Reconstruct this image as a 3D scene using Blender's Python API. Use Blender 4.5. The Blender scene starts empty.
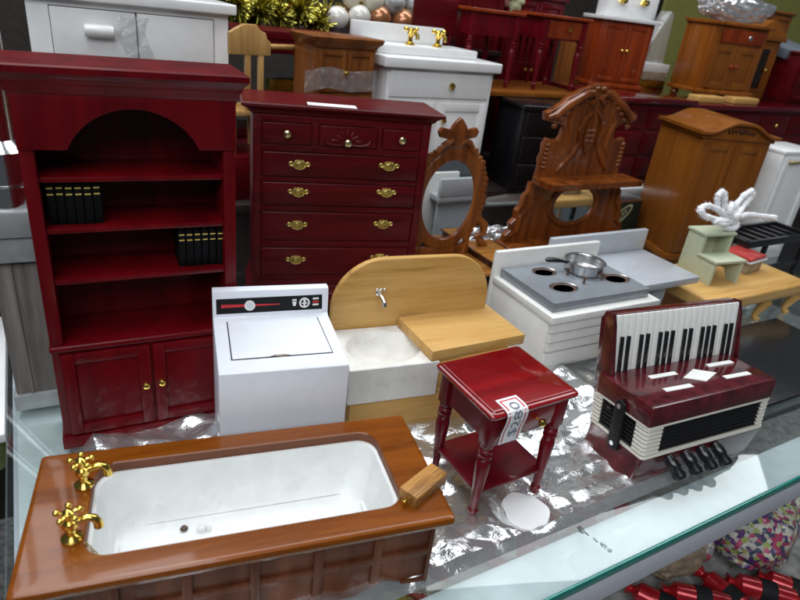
import bpy, bmesh, math, random
from mathutils import Vector, Matrix, noise
random.seed(7)
R_ = math.radians
SC = bpy.context.scene
COL = SC.collection
S = 0.01                       # everything below is written in centimetres

# ------------------------------------------------------------------ camera
f_px, pitch, roll, H = 610.0, R_(26.2), R_(7.15), 20.0
cp, sp, cr, sr = math.cos(pitch), math.sin(pitch), math.cos(roll), math.sin(roll)
fwd = Vector((0, cp, -sp)); up0 = Vector((0, sp, cp)); rt0 = Vector((1, 0, 0))
rt = rt0*cr + up0*sr; up = -rt0*sr + up0*cr
cam_d = bpy.data.cameras.new('camera'); cam = bpy.data.objects.new('camera', cam_d); COL.objects.link(cam)
M = Matrix((rt, up, -fwd)).transposed().to_4x4(); M.translation = Vector((0, 0, H*S))
cam.matrix_world = M
cam_d.sensor_fit = 'HORIZONTAL'; cam_d.sensor_width = 36; cam_d.lens = f_px/800*36
cam_d.clip_start = 0.005; cam_d.clip_end = 50
cam_d.dof.use_dof = True; cam_d.dof.focus_distance = 0.30; cam_d.dof.aperture_fstop = 18
SC.camera = cam

# ------------------------------------------------------------------ world and lamps
W = bpy.data.worlds.new('World'); SC.world = W; W.use_nodes = True
bgn = W.node_tree.nodes['Background']; bgn.inputs[0].default_value = (0.80, 0.90, 1.0, 1); bgn.inputs[1].default_value = 0.07
def lamp(name, loc, tgt, sx, sy, watt, col=(1, 1, 1), spin=0):
    l = bpy.data.lights.new(name, 'AREA'); l.shape = 'RECTANGLE'; l.size = sx; l.size_y = sy; l.energy = watt; l.color = col
    o = bpy.data.objects.new(name, l); COL.objects.link(o)
    o.location = Vector(loc)*S
    d = Vector(tgt) - Vector(loc)
    q = d.to_track_quat('-Z', 'Y'); o.rotation_euler = (q.to_matrix() @ Matrix.Rotation(spin, 3, 'Z')).to_euler()
    return o
lamp('ceiling_or_fill_lamp', (-30, 30, 105), (2, 28, 0), 1.5, 0.40, 9.8, (0.94, 0.97, 1.0), R_(30))
lamp('ceiling_or_fill_lamp', (30, 75, 120), (8, 30, 0), 1.6, 0.45, 11.5, (0.94, 0.97, 1.0), R_(32))
lamp('ceiling_or_fill_lamp', (-4, -72, 88), (2, 28, 4), 1.5, 0.50, 9.5, (0.94, 0.97, 1.0), R_(20))  # added front fill behind the camera, brightens the shelf interiors
SC.view_settings.view_transform = 'Standard'; SC.view_settings.look = 'None'
SC.view_settings.exposure = 0; SC.view_settings.gamma = 1

# ------------------------------------------------------------------ frames
A0 = R_(32.4); E0 = (math.cos(A0), math.sin(A0)); N0 = (-math.sin(A0), math.cos(A0))
def UV(u, v, z=0): return (2.1 + u*E0[0] + v*N0[0], 16.0 + u*E0[1] + v*N0[1], z)

# ------------------------------------------------------------------ materials
MATS = {}
def new_mat(name):
    m = bpy.data.materials.new(name); m.use_nodes = True
    nt = m.node_tree; b = nt.nodes['Principled BSDF']
    return m, nt, b
def setb(b, **k):
    for a, v in k.items(): b.inputs[a.replace('_', ' ')].default_value = v
def coords(nt, sc=(1, 1, 1), rot=(0, 0, 0)):
    tc = nt.nodes.new('ShaderNodeTexCoord'); mp = nt.nodes.new('ShaderNodeMapping')
    mp.inputs['Scale'].default_value = [100*s for s in sc]; mp.inputs['Rotation'].default_value = rot
    nt.links.new(tc.outputs['Object'], mp.inputs[0]); return mp.outputs[0]
def ramp(nt, fac, stops):
    r = nt.nodes.new('ShaderNodeValToRGB'); e = r.color_ramp.elements
    e[0].position, e[0].color = stops[0][0], (*stops[0][1], 1); e[1].position, e[1].color = stops[-1][0], (*stops[-1][1], 1)
    for p, c in stops[1:-1]:
        x = e.new(p); x.color = (*c, 1)
    nt.links.new(fac, r.inputs[0]); return r.outputs[0]
def nz(nt, vec, scale, det=4, dist=0, rough=0.55):
    n = nt.nodes.new('ShaderNodeTexNoise'); n.inputs['Scale'].default_value = scale; n.inputs['Detail'].default_value = det
    n.inputs['Distortion'].default_value = dist; n.inputs['Roughness'].default_value = rough
    nt.links.new(vec, n.inputs['Vector']); return n.outputs[0]
def bump(nt, b, h, strength, dist=0.0003):
    n = nt.nodes.new('ShaderNodeBump'); n.inputs['Strength'].default_value = strength; n.inputs['Distance'].default_value = dist
    nt.links.new(h, n.inputs['Height']); nt.links.new(n.outputs[0], b.inputs['Normal'])
def wood(name, lo, hi, axis='x', rough=0.32, coat=0.5, grain=1.0, fig=0.35, bumpy=0.05, con=1.0, spec=0.22):
    m, nt, b = new_mat(name)
    k = {'x': (0.07, 1, 1), 'y': (1, 0.07, 1), 'z': (1, 1, 0.07)}[axis]
    v = coords(nt, k)
    big = nz(nt, v, 0.7*grain, 3, 1.2); fine = nz(nt, v, 9*grain, 5, 0.4, 0.7)
    mx = nt.nodes.new('ShaderNodeMath'); mx.operation = 'MULTIPLY_ADD'; mx.inputs[1].default_value = fig
    nt.links.new(fine, mx.inputs[0]); nt.links.new(big, mx.inputs[2])
    mid = tuple((a+c)/2 for a, c in zip(lo, hi))
    k0 = 0.5+0.5*fig; dk = tuple(x*0.55 for x in lo)
    c = ramp(nt, mx.outputs[0], [(max(0, k0-0.26/con), dk), (k0-0.12/con, lo), (k0+0.02, mid), (min(1, k0+0.2/con), hi)])
    nt.links.new(c, b.inputs['Base Color'])
    v2 = coords(nt); sm = nz(nt, v2, 1.6, 4)
    rr = nt.nodes.new('ShaderNodeMapRange'); rr.inputs[3].default_value = rough*0.7; rr.inputs[4].default_value = rough*1.4
    nt.links.new(sm, rr.inputs[0]); nt.links.new(rr.outputs[0], b.inputs['Roughness'])
    setb(b, Coat_Weight=coat, Coat_Roughness=0.06, Specular_IOR_Level=spec)
    bump(nt, b, fine, bumpy*4)
    return m
def paint(name, col, rough=0.4, var=0.06, coat=0.0, dirt=None, metallic=0.0, bs=0.08):
    m, nt, b = new_mat(name)
    v = coords(nt); n = nz(nt, v, 1.3, 5, 0.3)
    lo = tuple(c*(1-var*1.5) for c in col); hi = tuple(min(1, c*(1+var)) for c in col)
    c = ramp(nt, n, [(0.3, lo), (0.7, hi)])
    if dirt:
        d = nz(nt, v, 0.8, 8, 0.6, 0.72)
        f = ramp(nt, d, [(0.58, (0, 0, 0)), (0.72, (1, 1, 1))])
        mx = nt.nodes.new('ShaderNodeMixRGB'); mx.inputs[2].default_value = (*dirt, 1)
        ml = nt.nodes.new('ShaderNodeMath'); ml.operation = 'MULTIPLY'; ml.inputs[1].default_value = 0.5
        nt.links.new(f, ml.inputs[0]); nt.links.new(ml.outputs[0], mx.inputs[0])
        nt.links.new(c, mx.inputs[1]); c = mx.outputs[0]
    nt.links.new(c, b.inputs['Base Color'])
    sm = nz(nt, v, 2.2, 4)
    rr = nt.nodes.new('ShaderNodeMapRange'); rr.inputs[3].default_value = rough*0.75; rr.inputs[4].default_value = rough*1.3
    nt.links.new(sm, rr.inputs[0]); nt.links.new(rr.outputs[0], b.inputs['Roughness'])
    setb(b, Coat_Weight=coat, Coat_Roughness=0.1, Metallic=metallic)
    bump(nt, b, nz(nt, v, 14, 3), bs)
    return m
m_book = wood('cherry_red_lacquer', (0.080, 0.0012, 0.003), (0.150, 0.0024, 0.006), 'z', 0.34, 0.12, con=0.7, spec=0.18)
m_mahog = wood('mahogany_stain', (0.058, 0.0018, 0.0035), (0.118, 0.0035, 0.0065), 'x', 0.34, 0.10, fig=0.4, con=0.8, spec=0.18)
m_mahg = wood('polished_mahogany', (0.05, 0.002, 0.006), (0.13, 0.004, 0.010), 'x', 0.12, 0.8)
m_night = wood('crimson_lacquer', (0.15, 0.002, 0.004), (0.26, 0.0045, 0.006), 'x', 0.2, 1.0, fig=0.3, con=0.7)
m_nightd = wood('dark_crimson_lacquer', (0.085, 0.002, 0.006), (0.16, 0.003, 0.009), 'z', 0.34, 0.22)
m_tub = wood('honey_mahogany', (0.14, 0.034, 0.002), (0.245, 0.066, 0.004), 'x', 0.26, 0.45, fig=0.5, con=0.8)
m_tubd = wood('walnut_panelling', (0.085, 0.026, 0.012), (0.17, 0.058, 0.028), 'z', 0.45, 0.06)
m_tubcut = wood('walnut_cut_edge', (0.13, 0.045, 0.022), (0.22, 0.085, 0.042), 'x', 0.5, 0.05)
m_block = wood('oiled_oak', (0.20, 0.085, 0.02), (0.44, 0.22, 0.06), 'x', 0.5, 0.1, grain=2.4, fig=0.9)
m_van = wood('carved_walnut', (0.11, 0.026, 0.004), (0.26, 0.075, 0.012), 'z', 0.32, 0.4)
m_vantop = wood('honey_top', (0.26, 0.10, 0.02), (0.42, 0.18, 0.04), 'x', 0.26, 0.5)
m_vand = wood('dark_walnut', (0.03, 0.009, 0.006), (0.07, 0.02, 0.012), 'x', 0.34, 0.4)
m_hall = wood('carved_chestnut', (0.10, 0.022, 0.003), (0.23, 0.060, 0.010), 'z', 0.26, 0.55)
m_ward = wood('amber_oak', (0.17, 0.050, 0.006), (0.26, 0.085, 0.012), 'z', 0.3, 0.35, con=0.6)
m_pine = wood('pale_pine', (0.50, 0.275, 0.075), (0.64, 0.40, 0.145), 'x', 0.42, 0.15, grain=0.8, fig=0.5)
m_pinez = wood('pale_pine_upright', (0.36, 0.19, 0.06), (0.52, 0.31, 0.11), 'z', 0.42, 0.15)
m_redbr = wood('red_brown_wood', (0.17, 0.022, 0.004), (0.30, 0.045, 0.008), 'z', 0.3, 0.4)
m_brown = wood('orange_brown_wood', (0.19, 0.050, 0.006), (0.33, 0.10, 0.012), 'z', 0.3, 0.4)
m_arm = wood('mid_brown_wood', (0.13, 0.038, 0.008), (0.23, 0.075, 0.016), 'z', 0.36, 0.25)
m_grey_post = wood('weathered_grey_wood', (0.13, 0.115, 0.105), (0.25, 0.23, 0.215), 'z', 0.7, 0, fig=0.3)
m_white = paint('white_gloss_paint', (0.80, 0.80, 0.80), 0.3, 0.03, 0.3)
m_white_w = paint('washer_white', (0.80, 0.83, 0.90), 0.32, 0.02, 0.2)
m_cer = paint('white_resin', (0.76, 0.78, 0.77), 0.42, 0.04, 0.1, dirt=(0.60, 0.58, 0.54))
m_sinkw = paint('off_white_plaster', (0.72, 0.71, 0.67), 0.5, 0.06, 0.0, dirt=(0.52, 0.48, 0.42))
m_stove = paint('cream_white_paint', (0.74, 0.74, 0.71), 0.4, 0.04, 0.15, dirt=(0.6, 0.58, 0.52))
m_hob = paint('slate_grey_paint', (0.25, 0.275, 0.305), 0.32, 0.06, 0.3, metallic=0.2)
m_cnt = paint('blue_grey_paint', (0.43, 0.455, 0.49), 0.3, 0.05, 0.3)
m_sage = paint('sage_green_paint', (0.50, 0.54, 0.39), 0.5, 0.05)
m_black = paint('black_lacquer', (0.008, 0.008, 0.010), 0.25, 0.1, 0.4)
m_blackm = paint('matt_black', (0.012, 0.012, 0.013), 0.55, 0.1)
m_cover = paint('black_book_cloth', (0.004, 0.004, 0.005), 0.55, 0.2)
for m_ in (m_blackm, m_cover): m_.node_tree.nodes['Principled BSDF'].inputs['Specular IOR Level'].default_value = 0.15
m_acc = paint('maroon_marbled_celluloid', (0.080, 0.008, 0.012), 0.16, 0.4, 0.7, bs=0.02)
m_ivory = paint('ivory_plastic', (0.72, 0.70, 0.62), 0.4, 0.05)
m_keyw = paint('white_key_plastic', (0.74, 0.75, 0.72), 0.35, 0.03)
m_paper = paint('white_paper', (0.80, 0.80, 0.82), 0.7, 0.02)
m_red = paint('red_print', (0.55, 0.02, 0.03), 0.6, 0.05)
m_ink = paint('blue_grey_ink', (0.16, 0.17, 0.24), 0.7, 0.1)
m_dark = paint('dark_gap', (0.015, 0.012, 0.012), 0.8, 0.1)
m_burn = paint('rusty_brown_burner', (0.10, 0.055, 0.04), 0.5, 0.3, dirt=(0.24, 0.15, 0.10))
m_grime = paint('dried_grime', (0.36, 0.34, 0.31), 0.8, 0.3)
m_brass = paint('polished_brass', (0.83, 0.60, 0.13), 0.16, 0.08, metallic=1.0)
m_pbrass = paint('pale_brass', (0.85, 0.76, 0.45), 0.2, 0.05, metallic=1.0)
m_gilt = paint('gilt_stamping', (0.72, 0.55, 0.14), 0.4, 0.1)
m_brassd = paint('antique_brass', (0.66, 0.52, 0.17), 0.36, 0.15, metallic=1.0)
m_chrome = paint('chrome', (0.80, 0.80, 0.80), 0.14, 0.04, metallic=1.0)
m_rail = paint('satin_chrome', (0.70, 0.71, 0.72), 0.3, 0.05, metallic=0.75)
m_steel = paint('brushed_steel', (0.62, 0.62, 0.63), 0.28, 0.06, metallic=1.0)
m_tier = paint('dark_brown_board', (0.018, 0.008, 0.008), 0.5, 0.2)
m_wallb = paint('dark_shop_wall', (0.022, 0.018, 0.014), 0.8, 0.2)
m_olive = paint('olive_wall', (0.20, 0.20, 0.045), 0.7, 0.08)
m_collar = paint('grey_metal_bracket', (0.34, 0.36, 0.37), 0.4, 0.1, metallic=0.3)
m_frame = paint('pale_metal_frame', (0.62, 0.67, 0.69), 0.5, 0.05, bs=0.0)
m_framef = paint('lavender_grey_metal', (0.50, 0.51, 0.57), 0.45, 0.04)
m_gold = paint('gold_foil', (0.62, 0.50, 0.10), 0.25, 0.2, metallic=1.0)
m_redfoil = paint('red_foil', (0.42, 0.012, 0.02), 0.2, 0.2, 0.5, metallic=0.4)
m_cottonw = paint('white_chenille', (0.86, 0.86, 0.88), 0.9, 0.03)
m_redcov = paint('coral_red_cover', (0.55, 0.06, 0.055), 0.3, 0.12, 0.4)
m_kraft = paint('printed_kraft_box', (0.34, 0.27, 0.19), 0.5, 0.25, dirt=(0.2, 0.15, 0.1))
def m_mirror():
    m, nt, b = new_mat('mirror_glass'); setb(b, Metallic=1.0, Roughness=0.02); b.inputs['Base Color'].default_value = (0.82, 0.84, 0.84, 1)
    return m
m_mir = m_mirror()
def clear(name, tint, gloss, rough, amount, bumps=0, scale=1.0, haze=0.0):
    """thin clear sheet: part see-through, part gloss, part milky"""
    m, nt, b = new_mat(name); out = nt.nodes['Material Output']
    tr = nt.nodes.new('ShaderNodeBsdfTransparent'); tr.inputs[0].default_value = (*tint, 1)
    gl = nt.nodes.new('ShaderNodeBsdfGlossy'); gl.inputs[0].default_value = (*gloss, 1); gl.inputs['Roughness'].default_value = rough
    df = nt.nodes.new('ShaderNodeBsdfDiffuse'); df.inputs[0].default_value = (0.9, 0.92, 0.93, 1)
    lw = nt.nodes.new('ShaderNodeLayerWeight'); lw.inputs[0].default_value = 0.5
    pw = nt.nodes.new('ShaderNodeMath'); pw.operation = 'POWER'; pw.inputs[1].default_value = 3.0; nt.links.new(lw.outputs['Facing'], pw.inputs[0])
    fr = nt.nodes.new('ShaderNodeMath'); fr.operation = 'MULTIPLY_ADD'; fr.use_clamp = True; fr.inputs[1].default_value = 1-amount; fr.inputs[2].default_value = amount
    nt.links.new(pw.outputs[0], fr.inputs[0])
    if bumps:
        v = coords(nt); n1 = nz(nt, v, 1.2*scale, 6, 1.5, 0.6)
        bn = nt.nodes.new('ShaderNodeBump'); bn.inputs['Strength'].default_value = bumps; bn.inputs['Distance'].default_value = 0.004
        nt.links.new(n1, bn.inputs['Height'])
        for q in (gl, lw, df): nt.links.new(bn.outputs[0], q.inputs['Normal'])
    a = nt.nodes.new('ShaderNodeMixShader'); a.inputs[0].default_value = haze
    nt.links.new(tr.outputs[0], a.inputs[1]); nt.links.new(df.outputs[0], a.inputs[2])
    mx = nt.nodes.new('ShaderNodeMixShader'); nt.links.new(fr.outputs[0], mx.inputs[0])
    nt.links.new(a.outputs[0], mx.inputs[1]); nt.links.new(gl.outputs[0], mx.inputs[2])
    nt.links.new(mx.outputs[0], out.inputs[0]); return m
m_glass = clear('clear_glass_shelf', (0.955, 0.985, 0.98), (0.9, 0.95, 0.95), 0.02, 0.06)
m_edge = paint('green_glass_edge', (0.012, 0.20, 0.165), 0.12, 0.12, 0.6)
m_film = clear('crumpled_clear_film', (0.94, 0.95, 0.96), (0.98, 0.99, 1.0), 0.08, 0.64, 0.30, 0.5, 0.36)
m_wrap = clear('clear_tape', (0.95, 0.95, 0.95), (0.95, 0.95, 0.95), 0.12, 0.16, 0.5, 1.0, 0.16)
m_tint = clear('dark_cabinet_glass', (0.25, 0.25, 0.24), (0.7, 0.7, 0.7), 0.05, 0.08)
def m_packet(name, cols, scale=1.2, rough=0.3):
    m, nt, b = new_mat(name)
    v = coords(nt); vo = nt.nodes.new('ShaderNodeTexVoronoi'); vo.inputs['Scale'].default_value = scale
    nt.links.new(v, vo.inputs['Vector'])
    sep = nt.nodes.new('ShaderNodeSeparateColor'); nt.links.new(vo.outputs['Color'], sep.inputs[0])
    st = [(i/(len(cols)), c) for i, c in enumerate(cols)]
    c = ramp(nt, sep.outputs[0], st); nt.links.new(c, b.inputs['Base Color'])
    r = [n for n in nt.nodes if n.bl_idname == 'ShaderNodeValToRGB'][-1]; r.color_ramp.interpolation = 'CONSTANT'
    setb(b, Roughness=rough, Coat_Weight=0.5); bump(nt, b, nz(nt, v, 2.5, 5, 1), 0.8, 0.002)
    return m
m_multi = m_packet('patterned_fabric', [(0.5, 0.5, 0.45), (0.10, 0.03, 0.16), (0.36, 0.42, 0.12), (0.45, 0.05, 0.14), (0.62, 0.6, 0.5), (0.05, 0.07, 0.12)], 3.2)
m_pk = [m_packet('printed_sweet_wrapper', c, 0.8) for c in (
    [(0.5, 0.06, 0.05), (0.6, 0.55, 0.45), (0.15, 0.2, 0.06)], [(0.15, 0.25, 0.07), (0.55, 0.45, 0.1), (0.6, 0.6, 0.55)],
    [(0.6, 0.58, 0.55), (0.45, 0.08, 0.12), (0.3, 0.3, 0.32)])]
def m_terrazzo():
    m, nt, b = new_mat('terrazzo'); v = coords(nt); n = nz(nt, v, 0.8, 8, 0, 0.8)
    nt.links.new(ramp(nt, n, [(0.4, (0.10, 0.11, 0.11)), (0.5, (0.28, 0.29, 0.28)), (0.6, (0.5, 0.5, 0.48))]), b.inputs['Base Color']); setb(b, Roughness=0.4); return m
m_terr = m_terrazzo()
def m_marble_key(): return m_keyw

# ------------------------------------------------------------------ mesh builder (units: cm)
class B:
    def __init__(s): s.bm = bmesh.new(); s.mats = []
    def _mi(s, m):
        if m not in s.mats: s.mats.append(m)
        return s.mats.index(m)
    def add(s, t, m=None, xf=None):
        i = s._mi(m) if m is not None else 0
        if xf is not None: bmesh.ops.transform(t, matrix=xf, verts=t.verts)
        mp = {v: s.bm.verts.new(v.co) for v in t.verts}
        for f in t.faces:
            try:
                g = s.bm.faces.new([mp[v] for v in f.verts]); g.material_index = i
            except ValueError: pass
        t.free(); return s
    def box(s, x0, x1, y0, y1, z0, z1, bv=0.04, m=None, xf=None, seg=2):
        t = bmesh.new()
        bmesh.ops.create_cube(t, size=1, matrix=Matrix.Translation(((x0+x1)/2, (y0+y1)/2, (z0+z1)/2)) @ Matrix.Diagonal((abs(x1-x0), abs(y1-y0), abs(z1-z0), 1)))
        bv = min(bv, 0.45*min(abs(x1-x0), abs(y1-y0), abs(z1-z0)))
        if bv > 0: bmesh.ops.bevel(t, geom=list(t.edges), offset=bv, segments=seg, profile=0.5, affect='EDGES')
        return s.add(t, m, xf)
    def prism(s, pts, plane, a0, a1, bv=0.03, m=None, xf=None, seg=2):
        t = bmesh.new()
        def P(p, a): return {'xz': (p[0], a, p[1]), 'xy': (p[0], p[1], a), 'yz': (a, p[0], p[1])}[plane]
        v0 = [t.verts.new(P(p, a0)) for p in pts]; v1 = [t.verts.new(P(p, a1)) for p in pts]
        n = len(pts)
        fa = t.faces.new(v0[::-1]); fb = t.faces.new(v1)
        for i in range(n): t.faces.new((v0[i], v0[(i+1) % n], v1[(i+1) % n], v1[i]))
        bmesh.ops.recalc_face_normals(t, faces=t.faces)
        if bv > 0:
            ed = list(set(fa.edges) | set(fb.edges))
            bmesh.ops.bevel(t, geom=ed, offset=bv, segments=seg, profile=0.5, affect='EDGES', clamp_overlap=True)
        bmesh.ops.triangulate(t, faces=[f for f in t.faces if len(f.verts) > 4])
        return s.add(t, m, xf)
    def loops(s, ls, m=None, closed=True, cap0=False, cap1=False, xf=None):
        t = bmesh.new(); V = [[t.verts.new(p) for p in l] for l in ls]; n = len(ls[0])
        for a, b in zip(V, V[1:]):
            for i in range(n if closed else n-1):
                t.faces.new((a[i], a[(i+1) % n], b[(i+1) % n], b[i]))
        if cap0: t.faces.new(V[0][::-1])
        if cap1: t.faces.new(V[-1])
        bmesh.ops.recalc_face_normals(t, faces=t.faces)
        return s.add(t, m, xf)
    def lathe(s, prof, c=(0, 0, 0), n=20, m=None, axis='z', xf=None):
        ls = []
        for r, z in prof:
            l = []
            for i in range(n):
                a = 2*math.pi*i/n; x, y = max(r, 1e-4)*math.cos(a), max(r, 1e-4)*math.sin(a)
                p = {'z': (x, y, z), 'y': (x, z, y), 'x': (z, x, y)}[axis]
                l.append((p[0]+c[0], p[1]+c[1], p[2]+c[2]))
            ls.append(l)
        return s.loops(ls, m, True, True, True, xf)
    def tube(s, pts, r, n=8, m=None, closed=False, xf=None):
        pts = [Vector(p) for p in pts]; k = len(pts); ls = []
        rr = r if isinstance(r, (list, tuple)) else [r]*k
        prev = None
        for i, p in enumerate(pts):
            a = pts[(i-1) % k] if (closed or i > 0) else p; b = pts[(i+1) % k] if (closed or i < k-1) else p
            t = (b-a).normalized()
            if prev is None:
                ref = Vector((0, 0, 1)) if abs(t.z) < 0.9 else Vector((1, 0, 0)); x = t.cross(ref).normalized()
            else:
                x = (prev - t*prev.dot(t)).normalized()
            prev = x; y = t.cross(x)
            ls.append([p + (x*math.cos(2*math.pi*j/n) + y*math.sin(2*math.pi*j/n))*rr[i] for j in range(n)])
        if closed: ls.append(ls[0])
        return s.loops(ls, m, True, not closed, not closed, xf)
    def ball(s, c, r, n=14, m=None, sc=(1, 1, 1), xf=None):
        t = bmesh.new(); bmesh.ops.create_uvsphere(t, u_segments=n, v_segments=max(6, n//2+2), radius=r)
        bmesh.ops.transform(t, matrix=Matrix.Translation(c) @ Matrix.Diagonal((*sc, 1)), verts=t.verts)
        return s.add(t, m, xf)
    def build(s, name, mat=None, parent=None, smooth=38):
        me = bpy.data.meshes.new(name)
        bmesh.ops.remove_doubles(s.bm, verts=s.bm.verts, dist=1e-5)
        bmesh.ops.scale(s.bm, vec=(S, S, S), verts=s.bm.verts)
        s.bm.to_mesh(me); s.bm.free()
        for m in ([mat] if not s.mats or s.mats == [None] else [m if m is not None else mat for m in s.mats]): me.materials.append(m)
        if smooth:
            me.shade_smooth(); me.set_sharp_from_angle(angle=R_(smooth))
        o = bpy.data.objects.new(name, me); COL.objects.link(o)
        if parent is not None: o.parent = parent
        return o
def thing(name, label, cat, loc, yaw=0.0, group=None, mat=None):
    o = bpy.data.objects.new(name, None); COL.objects.link(o); o.empty_display_size = 0.01
    if mat is not None: o.matrix_world = mat
    else: o.location = Vector(loc)*S; o.rotation_euler = (0, 0, R_(yaw))
    o['label'] = label; o['category'] = cat
    if group: o['group'] = group
    return o
def tag(o, label, cat, group=None, loc=None, yaw=0.0):
    o['label'] = label; o['category'] = cat
    if group: o['group'] = group
    if loc is not None: o.location = Vector(loc)*S; o.rotation_euler = (0, 0, R_(yaw))
    return o
def struct(o): o['kind'] = 'structure'; return o
def rrect(x0, x1, y0, y1, r, z, n=6):
    out = []
    for cx, cy, a0 in ((x1-r, y1-r, 0), (x0+r, y1-r, 90), (x0+r, y0+r, 180), (x1-r, y0+r, 270)):
        for i in range(n+1):
            a = R_(a0+90*i/n); out.append((cx+r*math.cos(a), cy+r*math.sin(a), z))
    return out
def copy_tree(o, parent=None):
    c = o.copy(); COL.objects.link(c)
    if parent is not None: c.parent = parent
    for ch in list(o.children): copy_tree(ch, c)
    return c
def knob(parent, x, y, z, r=0.17, mat=None, name='knob'):
    k = B(); k.lathe([(0.06, 0.0), (0.06, -0.12), (r*0.75, -0.17), (r, -0.26), (r*0.85, -0.36), (r*0.35, -0.42), (0.0, -0.43)], (x, y, z), 14, axis='y')
    return k.build(name, mat or m_brass, parent)
def panel_door(parent, x0, x1, z0, z1, y, mat, fr=0.45, th=0.22, name='door', arch=False):
    """framed door with a raised field; front face at y"""
    b = B(); yb = y+th
    b.box(x0, x0+fr, y, yb, z0, z1, 0.05); b.box(x1-fr, x1, y, yb, z0, z1, 0.05)
    b.box(x0+fr-0.01, x1-fr+0.01, y+0.004, yb, z0, z0+fr, 0.05); b.box(x0+fr-0.01, x1-fr+0.01, y+0.004, yb, z1-fr, z1, 0.05)
    b.box(x0+fr-0.05, x1-fr+0.05, y+th*0.55, yb-0.005, z0+fr-0.05, z1-fr+0.05, 0.02)
    return b.build(name, mat, parent)
def drawer(parent, x0, x1, z0, z1, y, mat, th=0.25, bv=0.07, name='drawer'):
    b = B(); b.box(x0, x1, y-th*0.4, y+th, z0, z1, bv, seg=3); return b.build(name, mat, parent)
def text_mesh(txt, size):
    c = bpy.data.curves.new('lettering', 'FONT'); c.body = txt; c.size = size; c.align_x = 'LEFT'; c.resolution_u = 3
    o = bpy.data.objects.new('lettering', c); COL.objects.link(o)
    dg = bpy.context.evaluated_depsgraph_get(); me = bpy.data.meshes.new_from_object(o.evaluated_get(dg))
    vs = [v.co.copy() for v in me.vertices]; fs = [tuple(p.vertices) for p in me.polygons]
    bpy.data.objects.remove(o); bpy.data.curves.remove(c); bpy.data.meshes.remove(me)
    return vs, fs
def turned_leg(b, x, y, z0, z1, r=0.3, sq=None, m=None):
    h = z1-z0
    pr = [(r*0.45, 0), (r*0.62, 0.03), (r*0.55, 0.08), (r*0.72, 0.10), (r*0.72, 0.125), (r*0.5, 0.14), (r*0.62, 0.3), (r*0.85, 0.55), (r*0.98, 0.72), (r*0.85, 0.79), (r*0.6, 0.81),
          (r*0.95, 0.83), (r*0.95, 0.855), (r*0.62, 0.87), (r*0.95, 0.89), (r*0.95, 0.915), (r*0.65, 0.935), (r*0.9, 0.96), (r*0.9, 1.0)]
    b.lathe([(a, z0+c*h) for a, c in pr], (x, y, 0), 16, m)

# ================================================================== SETTING
g = B(); g.box(-13.4, 80, -2.3, 30.5, -0.5, 0.0, 0.03)
o = struct(g.build('glass_shelf', m_glass)); o.location = Vector(UV(0, 0))*S; o.rotation_euler = (0, 0, A0); shelf = o
def shelf_piece(b, name, mat):
    o = struct(b.build(name, mat)); o.location = Vector(UV(0, 0))*S; o.rotation_euler = (0, 0, A0); return o
e = B(); e.box(-13.45, 80, -2.42, -2.303, -0.51, 0.004, 0.03); shelf_piece(e, 'glass_edge', m_edge)
e = B(); e.box(-13.0, 80, -2.28, -0.02, -0.62, -0.53, 0.0); e.box(-13.0, -10.9, 0.0, 30, -0.62, -0.53, 0.0)
shelf_piece(e, 'shelf_rim', m_frame)
e = B(); e.box(-13.2, 80, -2.36, -2.2, -2.05, -0.64, 0.03); e.box(-13.2, -13.0, -2.2, 30, -2.05, -0.64, 0.02); shelf_piece(e, 'shelf_rail_front', m_framef)
e = B(); e.box(-14, 80, -6, 31, -14.4, -14.0, 0.0); shelf_piece(e, 'lower_shelf', paint('lower_shelf_board', (0.30, 0.30, 0.29), 0.5, 0.3))
e = B(); e.box(-150, 250, -60, 160, -75.5, -75, 0.0); shelf_piece(e, 'floor', m_terr)
e = B(); e.box(-45, 100, 30.9, 75, 4.2, 4.9, 0.03); e.box(-45, 100, 31.2, 31.5, -13, 4.18, 0.0); shelf_piece(e, 'rear_shelf', m_tier)
e = B(); e.box(-60, 150, 92, 93, -75, 60, 0.0); shelf_piece(e, 'back_wall', m_wallb)
e = B(); e.box(85, 180, 66, 66.6, 4.9, 42, 0.0); shelf_piece(e, 'olive_wall', m_olive)
e = B(); e.box(-8, 34, 43.5, 60, 15.5, 16.0, 0.03); e.box(-8, -7.5, 43.6, 60, 4.95, 15.48, 0); e.box(33.4, 33.9, 43.6, 60, 4.95, 15.48, 0); shelf_piece(e, 'top_shelf', m_tier)
# dirt smear on the glass
e = B()
for cx, cy, rx, ry, sd in ((8.2, -0.34, 0.20, 0.30, 1), (8.27, -0.62, 0.08, 0.12, 2), (8.36, -0.98, 0.09, 0.16, 3), (8.46, -1.38, 0.14, 0.24, 4), (8.52, -1.68, 0.17, 0.12, 5)):
    o_ = [(cx+rx*(0.8+0.5*noise.noise(Vector((math.cos(a)*1.5, math.sin(a)*1.5, sd))))*math.cos(a), cy+ry*(0.8+0.5*noise.noise(Vector((math.cos(a)*1.5, math.sin(a)*1.5, sd))))*math.sin(a), 0.006) for a in [i*math.pi/12 for i in range(24)]]
    e.loops([o_, [(cx, cy, 0.0065)]*24])
m_sm, nts, bs_ = new_mat('grey_smear'); setb(bs_, Roughness=0.8); bs_.inputs['Base Color'].default_value = (0.07, 0.075, 0.075, 1)
v_ = coords(nts); nts.links.new(ramp(nts, nz(nts, v_, 6, 4), [(0.3, (0.15,)*3), (0.7, (0.85,)*3)]), bs_.inputs['Alpha'])
shelf_piece(e, 'shelf_smear', m_sm)

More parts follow.
